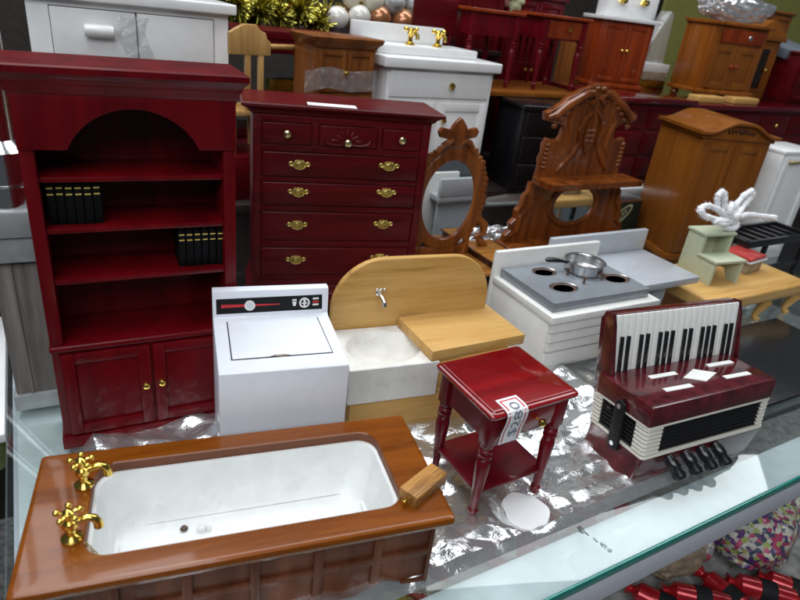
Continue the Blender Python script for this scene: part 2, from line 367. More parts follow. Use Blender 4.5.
# crumpled clear film on the glass
f = B(); t = bmesh.new(); NX, NY = 250, 140
FD = [(random.uniform(0, math.pi), random.uniform(0.35, 1.5), random.uniform(0, 9), random.uniform(0, 50)) for _ in range(12)]
def hfilm(u, v):
    h = 0.10*noise.noise(Vector((u*0.35, v*0.35, 0.3)))+0.10
    for an, fq, ph, sd in FD:
        w = noise.noise(Vector((u*0.22+sd, v*0.22, sd)))
        if w > 0.0:
            x = (u*math.cos(an)+v*math.sin(an)+0.9*noise.noise(Vector((u*0.3, v*0.3, sd))))*fq*0.6+ph
            h += 0.85*min(w, 0.45)*abs((x % 1.0)-0.5)/fq**0.5
    dd = math.hypot(u-6.47, v-1.5)
    return max(0.01, min(h, 0.04+0.5*max(0, dd-0.9)))
grid = []
for j in range(NY+1):
    row = []
    for i in range(NX+1):
        u = -10.4 + 31.0*i/NX + 0.15*noise.noise(Vector((0, j*0.1, 5))); v0 = 0.04 + 13.6*j/NY
        h = hfilm(u, v0); edge = min(1, j/4, i/4, (NX-i)/4)
        if v0 > 13.6-0.8 or u > 13.4: h *= 1
        row.append(t.verts.new((u, v0, 0.006+h*edge)))
    grid.append(row)
for j in range(NY):
    for i in range(NX):
        t.faces.new((grid[j][i], grid[j][i+1], grid[j+1][i+1], grid[j+1][i]))
f.add(t); o = f.build('plastic_film', m_film, None, 24)
tag(o, 'crumpled sheet of clear plastic film spread on the glass under the furniture', 'plastic film', loc=UV(0, 0), yaw=32.4)
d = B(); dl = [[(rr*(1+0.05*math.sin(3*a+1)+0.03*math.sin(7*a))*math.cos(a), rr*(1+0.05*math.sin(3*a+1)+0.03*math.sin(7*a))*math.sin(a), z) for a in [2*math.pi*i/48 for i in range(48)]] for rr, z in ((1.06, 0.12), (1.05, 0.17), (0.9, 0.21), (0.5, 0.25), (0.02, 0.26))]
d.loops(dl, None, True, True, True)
tag(d.build('lamp_glare_disc', paint('white_glare', (0.93, 0.94, 0.95), 0.7, 0.01)), 'round white disc standing in for a lamp glare spot in front of the red side table', 'disc', loc=UV(6.47, 1.5), yaw=0)  # solid white disc stands in for a round lamp glare on the glass

# ================================================================== BOOKCASE
bc = thing('bookcase', 'tall cherry red bookcase with arched top, open shelves and two cupboard doors', 'bookcase', (-14.25, 21.18, 0), 29.2)
Wb, Db, Hb = 7.72, 2.9, 15.68
b = B()
b.box(0, 0.5, 0, Db, 0.45, Hb, 0.04); b.box(Wb-0.5, Wb, 0, Db, 0.45, Hb, 0.04)
b.box(0.5, Wb-0.5, Db-0.15, Db-0.01, 0.4, Hb-0.05, 0.0)
b.box(0.02, Wb-0.02, 0.02, Db-0.02, Hb-0.2, Hb-0.02, 0.0)
b.build('carcass', m_book, bc)
b = B(); b.prism([(-0.1, 0), (-0.1, 0.55), (-0.04, 0.62), (Wb+0.04, 0.62), (Wb+0.1, 0.55), (Wb+0.1, 0)], 'xz', -0.12, Db, 0.03); b.build('plinth', m_book, bc)
# arched valance
pts = [(-0.02, 13.62)]
for i in range(0, 31):
    a = R_(156.2-132.4*i/30); pts.append((3.93+2.57*math.cos(a), 12.58+2.57*math.sin(a)))
pts += [(Wb+0.02, 13.62), (Wb+0.02, Hb-0.1), (-0.02, Hb-0.1)]
b = B(); b.prism(pts, 'xz', -0.07, 0.3, 0.03); b.build('arched_valance', m_book, bc)
b = B()
def corn(b, x0, x1, y0, y1, prof, m=None):
    b.loops([[(x0-o_, y0-o_, z), (x1+o_, y0-o_, z), (x1+o_, y1, z), (x0-o_, y1, z)] for o_, z in prof], m, True, True, True)
corn(b, 0, Wb, 0, Db, [(0.03, 15.45), (0.06, 15.62), (0.14, 15.70), (0.16, 15.86), (0.24, 15.98), (0.26, 16.1), (0.40, 16.26), (0.47, 16.34), (0.47, 16.56), (0.40, 16.62)])
b.build('cornice', m_book, bc)
for zz in (12.55, 10.5, 8.3):
    b = B(); b.box(0.49, Wb-0.49, 0.12, Db-0.14, zz-0.2, zz, 0.03); b.build('shelf', m_book, bc)
b = B(); b.box(-0.06, Wb+0.06, -0.14, Db-0.02, 5.06, 5.36, 0.1, seg=3); b.build('ledge', m_book, bc)
b = B(); b.box(0.5, Wb-0.5, 0.05, 0.2, 0.5, 5.05, 0.0); b.build('face_frame', m_book, bc)
d1 = panel_door(bc, 0.32, 3.82, 0.75, 4.95, -0.16, m_book, 0.5); knob(d1, 3.55, -0.16, 3.0, 0.17)
d2 = panel_door(bc, 3.95, 7.42, 0.75, 4.95, -0.16, m_book, 0.5); knob(d2, 4.22, -0.16, 3.05, 0.17)
a = R_(29.2); ca, sa = math.cos(a), math.sin(a)
def bcw(x, y, z): return (-14.25+x*ca-y*sa, 21.18+x*sa+y*ca, z)
def make_book(h):
    t = thing('book', '', 'book', (0, 0, 0), 29.2)
    w = 0.315; k = B(); k.box(0.0, w, 0.02, 1.35, 0, h, 0.05, seg=3); k.build('cover', m_cover, t)
    k = B(); k.box(0.05, w-0.05, 0.1, 1.3, h-0.02, h+0.004, 0.0); k.build('page_block', m_ivory, t)
    k = B()
    for zz, th in ((h*0.84, 0.055), (h*0.70, 0.05)):
        k.box(0.05, w-0.05, -0.004, 0.06, zz, zz+th, 0.0)
    k.build('gilt_band', m_gilt, t); return t
bk0 = make_book(1.75); n_ = 0
ordn = ['leftmost', 'second from left', 'third from left', 'fourth from left', 'fifth from left', 'rightmost']
for row, (x0, zz, where) in enumerate(((0.62, 10.5, 'upper'), (5.36, 8.3, 'lower'))):
    for k in range(6):
        o = bk0 if n_ == 0 else copy_tree(bk0)
        n_ += 1; o.location = Vector(bcw(x0+k*0.325, 0.55+random.uniform(-.03, .03), zz))*S
        o.rotation_euler = (R_(random.uniform(-1, 1)), 0, R_(29.2))
        o['label'] = f'black gilt-banded book, {ordn[k]} of the six on the {where} bookcase shelf'
        o['group'] = 'black books in the red bookcase'

# ================================================================== TALL DRESSER
ds = thing('chest_of_drawers', 'tall dark mahogany chest of drawers with brass batwing handles', 'dresser', (-10.09, 37.03, 0), 18.1)
Wd, Dd = 11.23, 4.0
b = B(); b.box(0, Wd, 0, Dd, 0.0, 12.95, 0.05); 
b.build('body', m_mahog, ds)
b = B(); b.box(-0.02, 0.52, -0.12, 0.02, 1.6, 12.9, 0.04); b.box(10.72, Wd+0.02, -0.12, 0.02, 1.6, 12.9, 0.04)
for z0, z1 in ((10.72, 11.12), (8.8, 9.1), (6.84, 7.24), (4.34, 4.82), (1.6, 2.28), (12.5, 12.9)): b.box(0.5, 10.74, -0.1, 0.02, z0, z1, 0.03)
b.box(3.58, 3.98, -0.11, 0.02, 11.1, 12.52, 0.03); b.box(7.75, 8.05, -0.11, 0.02, 11.1, 12.52, 0.03)
b.build('face_frame', m_mahog, ds)
b = B(); corn(b, 0, Wd, 0, Dd, [(0.02, 12.85), (0.06, 12.95), (0.22, 13.05), (0.30, 13.2), (0.52, 13.34), (0.70, 13.42), (0.72, 13.56), (0.62, 13.64)]); b.build('top', m_mahog, ds)
b = B(); corn(b, 0, Wd, 0, Dd, [(0.3, 0), (0.3, 0.9), (0.22, 1.0), (0.2, 1.25), (0.08, 1.4), (0.05, 1.58)]); b.build('plinth', m_mahog, ds)
def batwing(par, x, y, z):
    b = B()
    half = [(0.0, 0.30), (0.10, 0.24), (0.20, 0.30), (0.30, 0.22), (0.38, 0.10), (0.52, 0.16), (0.66, 0.12), (0.70, 0.0), (0.62, -0.12), (0.48, -0.10), (0.40, -0.2), (0.30, -0.22), (0.2, -0.32), (0.1, -0.28), (0.0, -0.38)]
    pts = [(x+a, z+c) for a, c in half] + [(x-a, z+c) for a, c in half[::-1][1:-1]]
    b.prism(pts, 'xz', y-0.05, y, 0.015)
    for s in (-1, 1): b.tube([(x+s*(0.52+0.13*math.cos(k*math.pi/5)), y-0.07, z+0.02+0.12*math.sin(k*math.pi/5)) for k in range(10)], 0.04, 6, None, True)
    b.ball((x, y-0.05, z-0.03), 0.26, 10, None, (1.0, 0.35, 0.9))
    for k in range(5): b.ball((x+0.12*(k-2), y-0.07, z+0.2-0.02*abs(k-2)), 0.07, 8)
    b.tube([(x-0.34, y-0.1, z-0.06), (x-0.28, y-0.16, z-0.22), (x, y-0.18, z-0.30), (x+0.28, y-0.16, z-0.22), (x+0.34, y-0.1, z-0.06)], 0.04, 6)
    b.build('handle', m_brassd, par)
for x0, x1, kx in ((0.56, 3.54, 2.02), (8.09, 10.64, 9.3)):
    d = drawer(ds, x0, x1, 11.16, 12.46, -0.06, m_mahog); knob(d, kx, -0.14, 11.85, 0.26, m_pbrass)
d = drawer(ds, 4.02, 7.71, 11.16, 12.46, -0.06, m_mahog); knob(d, 5.78, -0.22, 11.5, 0.26, m_pbrass)
b = B()
for i in range(7):                                   # carved shell
    a = R_(180*i/6); L = 0.72 if i not in (0, 6) else 1.05
    c = (5.8+0.62*L*1.2*math.cos(a), -0.17, 11.55+0.55*L*math.sin(a))
    b.ball(c, 0.22, 10, None, (1.0, 0.35, 1.0), Matrix.Translation(c) @ Matrix.Rotation(-a, 4, 'Y') @ Matrix.Diagonal((1.5, 1, .62, 1)) @ Matrix.Translation(-Vector(c)))
for s in (-1, 1):
    b.tube([(5.8+s*0.3, -0.18, 11.32), (5.8+s*0.9, -0.2, 11.3), (5.8+s*1.35, -0.18, 11.42), (5.8+s*1.5, -0.17, 11.68)], [0.07, 0.11, 0.1, 0.04], 8)
b.build('carved_shell', m_mahog, d)
for z0, z1, hz in ((9.14, 10.68, 9.98), (7.28, 8.76, 8.2), (4.86, 6.8, 5.98), (2.32, 4.3, 3.5)):
    d = drawer(ds, 0.58, 10.66, z0, z1, -0.06, m_mahog)
    batwing(d, 2.85, -0.17, hz); batwing(d, 8.66, -0.17, hz+0.15)
a = R_(18.1)
o = B().box(0, 3.0, 0, 0.95, 0, 0.012, 0.0).build('lamp_glint_strip', m_paper)  # white sheet put in as the lamp's reflection on the dresser top
tag(o, 'thin white strip standing in for a lamp reflection on the tall mahogany dresser top', 'reflection strip', loc=(-10.09+3.2*math.cos(a)+0.35*math.sin(a), 37.03+3.2*math.sin(a)-0.35*math.cos(a), 13.645), yaw=15)

# ================================================================== WASHING MACHINE
wm = thing('washing_machine', 'white top-loading toy washing machine with black control strip', 'washing machine', (-6.67, 19.70, 0), 21.1)
Ww, Dw = 5.27, 5.0
b = B(); b.prism([(0, 0.1), (0, 6.06), (0.04, 6.1), (4.36, 6.12), (4.46, 6.2), (4.56, 7.25), (4.62, 7.42), (4.74, 7.46), (5.0, 7.46), (5.0, 0.1)], 'yz', 0, Ww, 0.05); b.build('cabinet', m_white_w, wm)
b = B(); b.box(0.3, Ww-0.3, 0.3, 4.7, 0, 0.12, 0); b.build('foot_rim', m_blackm, wm)
b = B()
Lq = [(0.58, 0.95), (2.1, 1.0), (2.35, 1.12), (2.75, 1.13), (3.0, 1.0), (4.75, 1.0), (4.68, 4.15), (0.6, 4.12)]
b.prism([(0.55, 0.93), (4.78, 0.97), (4.72, 4.18), (0.57, 4.15)], 'xy', 6.1, 6.124, 0, m_dark)
b.prism([(0.60, 0.97), (2.1, 1.0), (2.35, 1.10), (2.75, 1.10), (3.0, 1.0), (4.74, 1.01), (4.67, 4.14), (0.62, 4.11)], 'xy', 6.1, 6.15, 0.01, m_white_w)
b.prism([(2.3, 1.0), (2.42, 1.10), (2.7, 1.10), (2.86, 1.0), (2.6, 0.97)], 'xy', 6.1, 6.135, 0, m_kraft)
b.build('lid', m_white_w, wm)
# control strip lies on the leaning console face
ang = math.atan2(0.10, 1.05)
def con(x, z, out): # point on the console face
    zz = z-6.2; return (x, 4.46+zz*0.0952-out, z)
def plate(b, pts, out, th, m):
    t = bmesh.new(); v0 = [t.verts.new(con(x, z, out)) for x, z in pts]; v1 = [t.verts.new(con(x, z, out+th)) for x, z in pts]
    t.faces.new(v1); n = len(pts)
    for i in range(n): t.faces.new((v0[i], v0[(i+1) % n], v1[(i+1) % n], v1[i]))
    bmesh.ops.recalc_face_normals(t, faces=t.faces); b.add(t, m)
def circ(x, z, r, n=24): return [(x+r*math.cos(2*math.pi*i/n), z+r*math.sin(2*math.pi*i/n)) for i in range(n)]
b = B(); plate(b, [(0.16, 6.36), (4.98, 6.40), (4.96, 7.12), (0.16, 7.08)], 0.0, 0.02, m_blackm)
plate(b, [(0.37, 6.66), (3.0, 6.72), (3.0, 6.76), (0.37, 6.82)], 0.02, 0.012, m_red)
pc = b.build('control_panel', m_blackm, wm)
b = B(); plate(b, circ(1.63, 6.74, 0.24), 0.02, 0.05, m_keyw); plate(b, circ(1.63, 6.74, 0.13), 0.07, 0.004, m_frame); b.build('dial', m_keyw, pc)
b = B(); plate(b, circ(4.13, 6.76, 0.25), 0.02, 0.03, m_keyw)
plate(b, circ(4.13, 6.76, 0.17), 0.05, 0.003, m_blackm); plate(b, [(4.08, 6.60), (4.18, 6.60), (4.18, 6.92), (4.08, 6.92)], 0.053, 0.003, m_keyw); plate(b, [(4.0, 6.72), (4.26, 6.72), (4.26, 6.78), (4.0, 6.78)], 0.0531, 0.0032, m_keyw)
b.build('program_dial', m_keyw, pc)
b = B(); plate(b, [(3.6, 6.62), (3.72, 6.62), (3.76, 6.83), (3.56, 6.83)], 0.02, 0.012, m_keyw); plate(b, [(3.56, 6.87), (3.76, 6.87), (3.76, 6.95), (3.56, 6.95)], 0.02, 0.012, m_keyw)
for z, m in ((6.6, m_keyw), (6.74, m_red), (6.9, m_keyw)): plate(b, [(4.52, z), (4.8, z+0.005), (4.8, z+0.09), (4.52, z+0.085)], 0.02, 0.012, m)
b.build('printed_marks', m_keyw, pc)

# ================================================================== BATHTUB
bt = thing('bathtub', 'white bathtub boxed in panelled wood with a pair of brass taps', 'bathtub', (-9.90, 10.93, 0), 21.8)
Wt, Dt = 13.87, 6.09; ZT = 3.85
b = B(); N = 7
ls = [rrect(1.86, 12.25, 1.05, 5.20, 0.75, ZT-0.5, N), rrect(1.86, 12.25, 1.05, 5.20, 0.75, ZT-0.05, N), rrect(1.82, 12.29, 1.01, 5.24, 0.79, ZT, N),
      rrect(1.74, 12.37, 0.93, 5.32, 0.85, ZT, N), rrect(0.2, Wt-0.2, 0.2, Dt-0.2, 0.12, ZT, N), rrect(0.12, Wt-0.12, 0.12, Dt-0.12, 0.14, ZT-0.004, N), rrect(0.04, Wt-0.04, 0.04, Dt-0.04, 0.16, ZT-0.05, N), rrect(0, Wt, 0, Dt, 0.16, ZT-0.16, N),
      rrect(0, Wt, 0, Dt, 0.16, ZT-0.26, N), rrect(0.05, Wt-0.05, 0.05, Dt-0.05, 0.16, ZT-0.40, N), rrect(0.3, Wt-0.3, 0.3, Dt-0.3, 0.16, ZT-0.46, N), rrect(1.86, 12.25, 1.05, 5.20, 0.75, ZT-0.5, N)]
b.loops(ls[1:], m_tub); b.loops(ls[:2], m_tubcut)
b.build('wooden_rim', m_tub, bt)
b = B(); i0 = 0.48
b.box(i0, Wt-i0, i0+0.16, i0+0.3, 0.0, ZT-0.45, 0); b.box(i0, Wt-i0, Dt-i0-0.2, Dt-i0, 0.0, ZT-0.45, 0.02)
b.box(i0, i0+0.2, i0+0.3, Dt-i0-0.2, 0, ZT-0.45, 0); b.box(Wt-i0-0.2, Wt-i0, i0+0.3, Dt-i0-0.2, 0, ZT-0.45, 0)
b.build('panelling', m_tubd, bt)
b = B(); nc = 6; w_ = (Wt-2*i0)/nc
for i in range(nc+1):
    x = i0+i*w_; hw = 0.17
    b.box(max(i0, x-hw), min(Wt-i0, x+hw) if i < nc else Wt-i0, i0, i0+0.17, 0.0, ZT-0.47, 0.04)
for z0, z1 in ((0.0, 0.35), (1.62, 1.94), (3.0, ZT-0.48)): b.box(i0+0.02, Wt-i0-0.02, i0+0.012, i0+0.165, z0+0.004, z1, 0.04)
b.build('panel_frame', m_tubd, bt)
b = B()
ls = [rrect(1.83, 12.28, 1.02, 5.23, 0.78, ZT-0.42, N), rrect(1.98, 12.13, 1.15, 5.10, 0.8, ZT-0.45, N), rrect(2.06, 12.05, 1.22, 5.03, 0.85, ZT-0.7, N), rrect(2.25, 11.85, 1.45, 4.80, 0.95, 1.6, N),
      rrect(2.35, 11.75, 1.55, 4.70, 1.0, 1.3, N), rrect(2.7, 11.4, 1.85, 4.4, 0.9, 1.1, N), rrect(4, 10, 2.6, 3.6, 0.4, 1.07, N)]
b.loops(ls, None, True, False, True); b.build('basin', m_cer, bt)
b = B(); b.lathe([(0.0, 1.12), (0.10, 1.12), (0.15, 1.16), (0.10, 1.24), (0.0, 1.27)], (4.72, 4.12, 0), 12); b.build('plug', m_burn, bt)
b = B(); b.ball((5.35, 3.95, 1.2), 0.16, 10, None, (1.3, 1, .7)); b.ball((5.6, 3.9, 1.18), 0.12, 10); b.build('glue_drop', m_wrap, bt)
b = B(); lp = rrect(2.52, 11.58, 1.7, 4.56, 0.8, 1.21, 14)
b.tube([(p[0], p[1]+0.012*noise.noise(Vector((p[0]*3, p[1]*3, 0))), p[2]+0.02*noise.noise(Vector((p[0]*2, p[1]*2, 4)))) for p in lp], [0.006+0.022*max(0, noise.noise(Vector((p[0]*1.7, p[1]*1.7, 9)))) for p in lp], 6, None, True); b.build('grime_line', m_grime, bt)
def tap(par, x, y, z, sx, reach, mat, sc=1.0):
    b = B()
    b.lathe([(0.30, 0), (0.32, 0.08), (0.24, 0.14), (0.13, 0.2), (0.12, 0.42), (0.2, 0.48), (0.24, 0.6), (0.2, 0.74), (0.11, 0.8), (0.10, 0.98), (0.17, 1.02), (0.17, 1.12), (0.08, 1.2), (0.0, 1.22)], (x, y, z), 16)
    for k in range(5):
        a = 2*math.pi*k/5+0.4; b.tube([(x, y, z+1.04), (x+0.2*math.cos(a), y+0.2*math.sin(a), z+1.06), (x+0.32*math.cos(a), y+0.32*math.sin(a), z+1.06)], [0.06, 0.05, 0.05], 7)
        b.ball((x+0.34*math.cos(a), y+0.34*math.sin(a), z+1.06), 0.105, 9)
    b.tube([(x, y, z+0.58), (x+0.4*reach, y, z+0.74), (x+0.75*reach, y, z+0.80), (x+0.98*reach, y, z+0.74), (x+1.1*reach, y, z+0.58), (x+1.13*reach, y, z+0.36)], [0.13, 0.12, 0.12, 0.13, 0.14, 0.15], 10)
    return b.build('tap', mat, par)
tap(bt, 1.60, 4.22, ZT, 1, 0.70, m_brass); tap(bt, 1.50, 1.88, ZT, 1, 0.70, m_brass)
b = B()
for i in range(9):
    p = Vector((1.92+0.075*i, 1.62-0.045*i, ZT-0.05-0.10*i)); q = Matrix.Translation(p) @ Matrix.Rotation(R_(55), 4, 'Y') @ Matrix.Rotation(R_(90*(i % 2)), 4, 'X')
    b.tube([q @ Vector((0.075*math.cos(2*math.pi*k/10), 0.045*math.sin(2*math.pi*k/10), 0)) for k in range(10)], 0.02, 5, None, True)
b.build('plug_chain', m_brassd, bt)
# wooden block with a brass pin
wb = thing('wooden_block', 'small oak block with a brass pin lying on the bathtub corner', 'wooden block', (1.46, 16.25, ZT), 53.1)
b = B(); b.box(0, 1.87, 0, 0.79, 0, 0.50, 0.03); b.build('block', m_block, wb)
b = B(); b.lathe([(0.05, 0.0), (0.05, -0.12), (0.09, -0.14), (0.10, -0.2), (0.05, -0.26), (0, -0.27)], (0.0, 0.38, 0.22), 10, axis='x'); b.build('brass_pin', m_brass, wb)

# ================================================================== SIDE TABLE (nightstand)
nt_ = thing('side_table', 'glossy crimson side table with turned legs and a paper price tag', 'side table', (4.12, 19.27, 0), 33.0)
Wn, Dn, Hn = 4.74, 4.16, 6.07
b = B(); b.loops([rrect(x, Wn-x, x, Dn-x, r, z, 4) for x, r, z in ((0.42, 0.05, Hn-0.42), (0.2, 0.1, Hn-0.40), (0.03, 0.22, Hn-0.30), (0, 0.24, Hn-0.22), (0.0, 0.24, Hn-0.16), (0.05, 0.22, Hn-0.10), (0.16, 0.16, Hn-0.07), (0.19, 0.14, Hn-0.02), (0.24, 0.12, Hn))], None, True, True, True)
b.build('tabletop', m_night, nt_)
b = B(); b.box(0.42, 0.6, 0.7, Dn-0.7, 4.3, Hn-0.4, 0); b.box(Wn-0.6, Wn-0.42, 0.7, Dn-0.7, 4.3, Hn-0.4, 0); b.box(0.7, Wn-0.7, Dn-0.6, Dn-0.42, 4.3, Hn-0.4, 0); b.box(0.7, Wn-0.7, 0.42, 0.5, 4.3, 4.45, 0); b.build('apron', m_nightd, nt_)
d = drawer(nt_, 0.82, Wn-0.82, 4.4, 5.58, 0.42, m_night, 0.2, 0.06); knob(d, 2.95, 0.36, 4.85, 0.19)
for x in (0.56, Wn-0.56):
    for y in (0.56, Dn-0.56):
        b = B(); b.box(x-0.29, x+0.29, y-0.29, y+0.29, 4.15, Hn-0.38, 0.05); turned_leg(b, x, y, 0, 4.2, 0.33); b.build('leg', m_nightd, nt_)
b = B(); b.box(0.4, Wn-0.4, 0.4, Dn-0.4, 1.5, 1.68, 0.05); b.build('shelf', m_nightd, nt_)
# price tag : folded paper strip over the front edge
path = [(-0.02, 0.80, Hn+0.012), (-0.02, 0.25, Hn+0.012), (-0.02, 0.02, Hn-0.04), (0, -0.06, Hn-0.2), (0.02, -0.02, Hn-0.6), (0.02, 0.10, Hn-1.1), (0.02, 0.16, Hn-1.78)]
cum = [0]
for p, q in zip(path, path[1:]): cum.append(cum[-1]+(Vector(q)-Vector(p)).length)
Ltag = cum[-1]
def tagpt(s, c, off):                # s from the lower end upwards, c across (0..1.05), off outward
    s = max(0, min(Ltag, Ltag-s))
    for i in range(len(cum)-1):
        if s <= cum[i+1]+1e-9:
            f_ = (s-cum[i])/(cum[i+1]-cum[i]); p = Vector(path[i]).lerp(Vector(path[i+1]), f_); dr = (Vector(path[i+1])-Vector(path[i])).normalized(); break
    nrm = Vector((0, dr.z, -dr.y)); 
    if nrm.z < -0.5 or nrm.y > 0.5: nrm = -nrm
    return p + Vector((0.72+c-0.16*(Ltag-s)*0 , 0, 0)) + nrm*off
def strip(b, s0, s1, c0, c1, off, m, n=16):
    t = bmesh.new(); rows = [[t.verts.new(tagpt(s0+(s1-s0)*i/n, c, off)) for c in (c0, c1)] for i in range(n+1)]
    for i in range(n): t.faces.new((rows[i][0], rows[i][1], rows[i+1][1], rows[i+1][0]))
    b.add(t, m)
b = B(); strip(b, 0, Ltag, 0, 1.08, 0.0, m_paper)
for c0, c1 in ((0.10, 0.17), (0.90, 0.97)): strip(b, 0.1, Ltag-0.12, c0, c1, 0.006, m_red)
strip(b, Ltag-0.19, Ltag-0.12, 0.10, 0.97, 0.0065, m_red, 3)
pt = b.build('price_tag', m_paper, nt_, 0)
vs, fs = text_mesh('$280', 0.62)
t0 = bmesh.new(); q0 = [t0.verts.new(v) for v in vs]
for q in fs:
    try: t0.faces.new([q0[i] for i in q])
    except ValueError: pass
bmesh.ops.triangulate(t0, faces=t0.faces); bmesh.ops.subdivide_edges(t0, edges=t0.edges, cuts=3); bmesh.ops.triangulate(t0, faces=t0.faces)
t0.verts.index_update(); vs = [v.co.copy() for v in t0.verts]; fs = [[v.index for v in f.verts] for f in t0.faces]; t0.free()
t = bmesh.new(); xs = max(v.x for v in vs); k_ = (Ltag-0.62)/xs
tv = [t.verts.new(tagpt(0.28+v.x*k_, 0.76-v.y*1.0, 0.016)) for v in vs]
for q in fs:
    try: t.faces.new([tv[i] for i in q])
    except ValueError: pass
b = B(); b.add(t, m_ink); b.build('price_lettering', m_ink, pt, 0)

# ================================================================== KITCHEN SINK
sk = thing('kitchen_sink', 'white toy kitchen sink with rounded pine splashback and draining board', 'sink', (-1.70, 23.76, 0), 23.8)
def arc(cx, cz, rx, rz, a0, a1, n=10): return [(cx+rx*math.cos(R_(a0+(a1-a0)*i/n)), cz+rz*math.sin(R_(a0+(a1-a0)*i/n))) for i in range(n+1)]
pts = [(-0.15, 0), (8.8, 0)] + arc(6.4, 5.6, 2.4, 2.68, 0, 90, 12) + arc(2.6, 5.6, 2.75, 2.68, 90, 180, 12)
b = B(); b.prism(pts, 'xz', 3.83, 4.2, 0.1, seg=3); b.build('splashback', m_pine, sk)
b = B(); b.box(0.05, 8.6, 0.25, 3.82, 0.0, 2.44, 0.04); b.box(4.45, 8.6, 0.2, 3.82, 2.44, 4.38, 0.03); b.build('cupboard', m_pine, sk)
b = B(); nn = 48
def sq(z, i0_=0.0, n=12):
    x0, x1, y0, y1 = -0.18+i0_, 4.4-i0_, i0_, 3.8-i0_; o_ = []
    for (ax, ay), (bx, by) in (((x1, y1), (x0, y1)), ((x0, y1), (x0, y0)), ((x0, y0), (x1, y0)), ((x1, y0), (x1, y1))):
        for i in range(n): o_.append((ax+(bx-ax)*i/n, ay+(by-ay)*i/n, z))
    return o_
def el(rx, ry, z): return [(2.1+rx*math.cos(R_(45)+2*math.pi*i/48), 1.86+ry*math.sin(R_(45)+2*math.pi*i/48), z) for i in range(48)]
b.loops([sq(2.45), sq(4.36), sq(4.4, 0.05), el(2.02, 1.56, 4.4), el(1.93, 1.48, 4.35), el(1.8, 1.36, 4.05), el(1.5, 1.1, 3.72), el(0.9, 0.65, 3.55), el(0.25, 0.2, 3.52)], None, True, True, True)
b.build('basin', m_sinkw, sk)
b = B(); b.box(0, 5.69, 0, 3.61, 0, 0.58, 0.04, xf=Matrix.Translation((3.93, 0.02, 4.405)) @ Matrix.Rotation(R_(7.3), 4, 'Z')); b.build('draining_board', m_pine, sk)
b = B(); tx, ty, tz = 2.3, 3.83, 6.5
b.lathe([(0.16, 0), (0.16, -0.06), (0.08, -0.1), (0.08, -0.3)], (tx, ty, tz-0.12), 10, axis='y')
b.tube([(tx, ty-0.25, tz-0.12), (tx+0.05, ty-0.5, tz-0.18), (tx+0.1, ty-0.68, tz-0.32), (tx+0.12, ty-0.72, tz-0.55)], [0.1, 0.1, 0.1, 0.12], 8)
b.tube([(tx, ty-0.28, tz-0.12), (tx, ty-0.28, tz+0.18)], 0.06, 6)
for s in (-1, 1): b.ball((tx+s*0.2, ty-0.28, tz+0.2), 0.09, 8); 
b.tube([(tx-0.2, ty-0.28, tz+0.2), (tx+0.2, ty-0.28, tz+0.2)], 0.05, 6); b.ball((tx, ty-0.28, tz+0.2), 0.09, 8)
b.build('tap', m_chrome, sk)

# ================================================================== STOVE
st = thing('stove', 'white toy stove with slatted front and grey four-burner hob', 'stove', (8.78, 31.56, 0), 30.9)
Ws, Dsv, Hs = 8.9, 5.7, 4.62
b = B(); b.box(0.0, Ws-0.12, 0.1, Dsv, 1.05, 4.2, 0.03)
b.prism([(0.0, 1.1), (0, 0), (0.9, 0), (1.05, 0.5), (1.6, 0.86), (Ws-1.75, 0.86), (Ws-1.2, 0.5), (Ws-1.0, 0), (Ws-0.12, 0), (Ws-0.12, 1.1)], 'xz', 0.1, 0.35, 0.02)
b.box(0.0, 0.2, 0.35, Dsv, 0, 1.06, 0.02); b.box(Ws-0.32, Ws-0.12, 0.35, Dsv, 0, 1.06, 0.02); b.box(0.2, Ws-0.3, 0.9, 1.0, 0.0, 1.06, 0); b.build('body', m_stove, st)
b = B(); b.box(-0.06, Ws+0.05, -0.22, Dsv, 4.16, Hs, 0.05); b.build('worktop', m_stove, st)
b = B(); b.box(-0.05, Ws+0.05, Dsv-0.02, Dsv+0.38, 0.0, 6.3, 0.09); b.build('splashback', m_stove, st)
for z0 in (2.18, 2.82, 3.46):
    b = B(); b.prism([(0.1, z0), (-0.12, z0+0.04), (-0.16, z0+0.14), (-0.02, z0+0.56), (0.1, z0+0.58)], 'yz', 0.15, Ws-0.3, 0.02); b.build('slat', m_stove, st)
d = drawer(st, 0.12, Ws-0.28, 1.12, 2.05, 0.0, m_stove, 0.15, 0.06); knob(d, 4.72, -0.06, 1.3, 0.2)
knob(st, 4.98, -0.14, 2.3, 0.19)
b = B(); hz0, hz1 = Hs+0.004, 5.22
holes = [(2.9, 4.35, 0.92, 0.68), (2.55, 2.05, 1.0, 0.72), (7.25, 2.25, 1.02, 0.74), (6.6, 4.4, 0.92, 0.68)]
b.box(0.35, 8.38, 0.36, 5.55, hz0, hz1-0.18, 0.03)
# top plate with burner wells : a grid of four quadrants, each a quad-bridged hole
qs = [(0.35, 4.6, 3.25, 5.55), (0.35, 4.6, 0.36, 3.25), (4.6, 8.38, 0.36, 3.25), (4.6, 8.38, 3.25, 5.55)]
for (x0, x1, y0, y1), (hx, hy, rx, ry) in zip(qs, holes):
    sqr = []
    for (ax, ay), (bx, by) in (((x1, y1), (x0, y1)), ((x0, y1), (x0, y0)), ((x0, y0), (x1, y0)), ((x1, y0), (x1, y1))):
        for i in range(9): sqr.append((ax+(bx-ax)*i/9, ay+(by-ay)*i/9, hz1))
    e_ = lambda k, z: [(hx+rx*k*math.cos(R_(45)+2*math.pi*i/36), hy+ry*k*math.sin(R_(45)+2*math.pi*i/36), z) for i in range(36)]
    low = [(p[0], p[1], hz1-0.2) for p in sqr]
    b.loops([low, sqr, e_(1, hz1), e_(1, hz1-0.15)])
b.build('hob', m_hob, st)
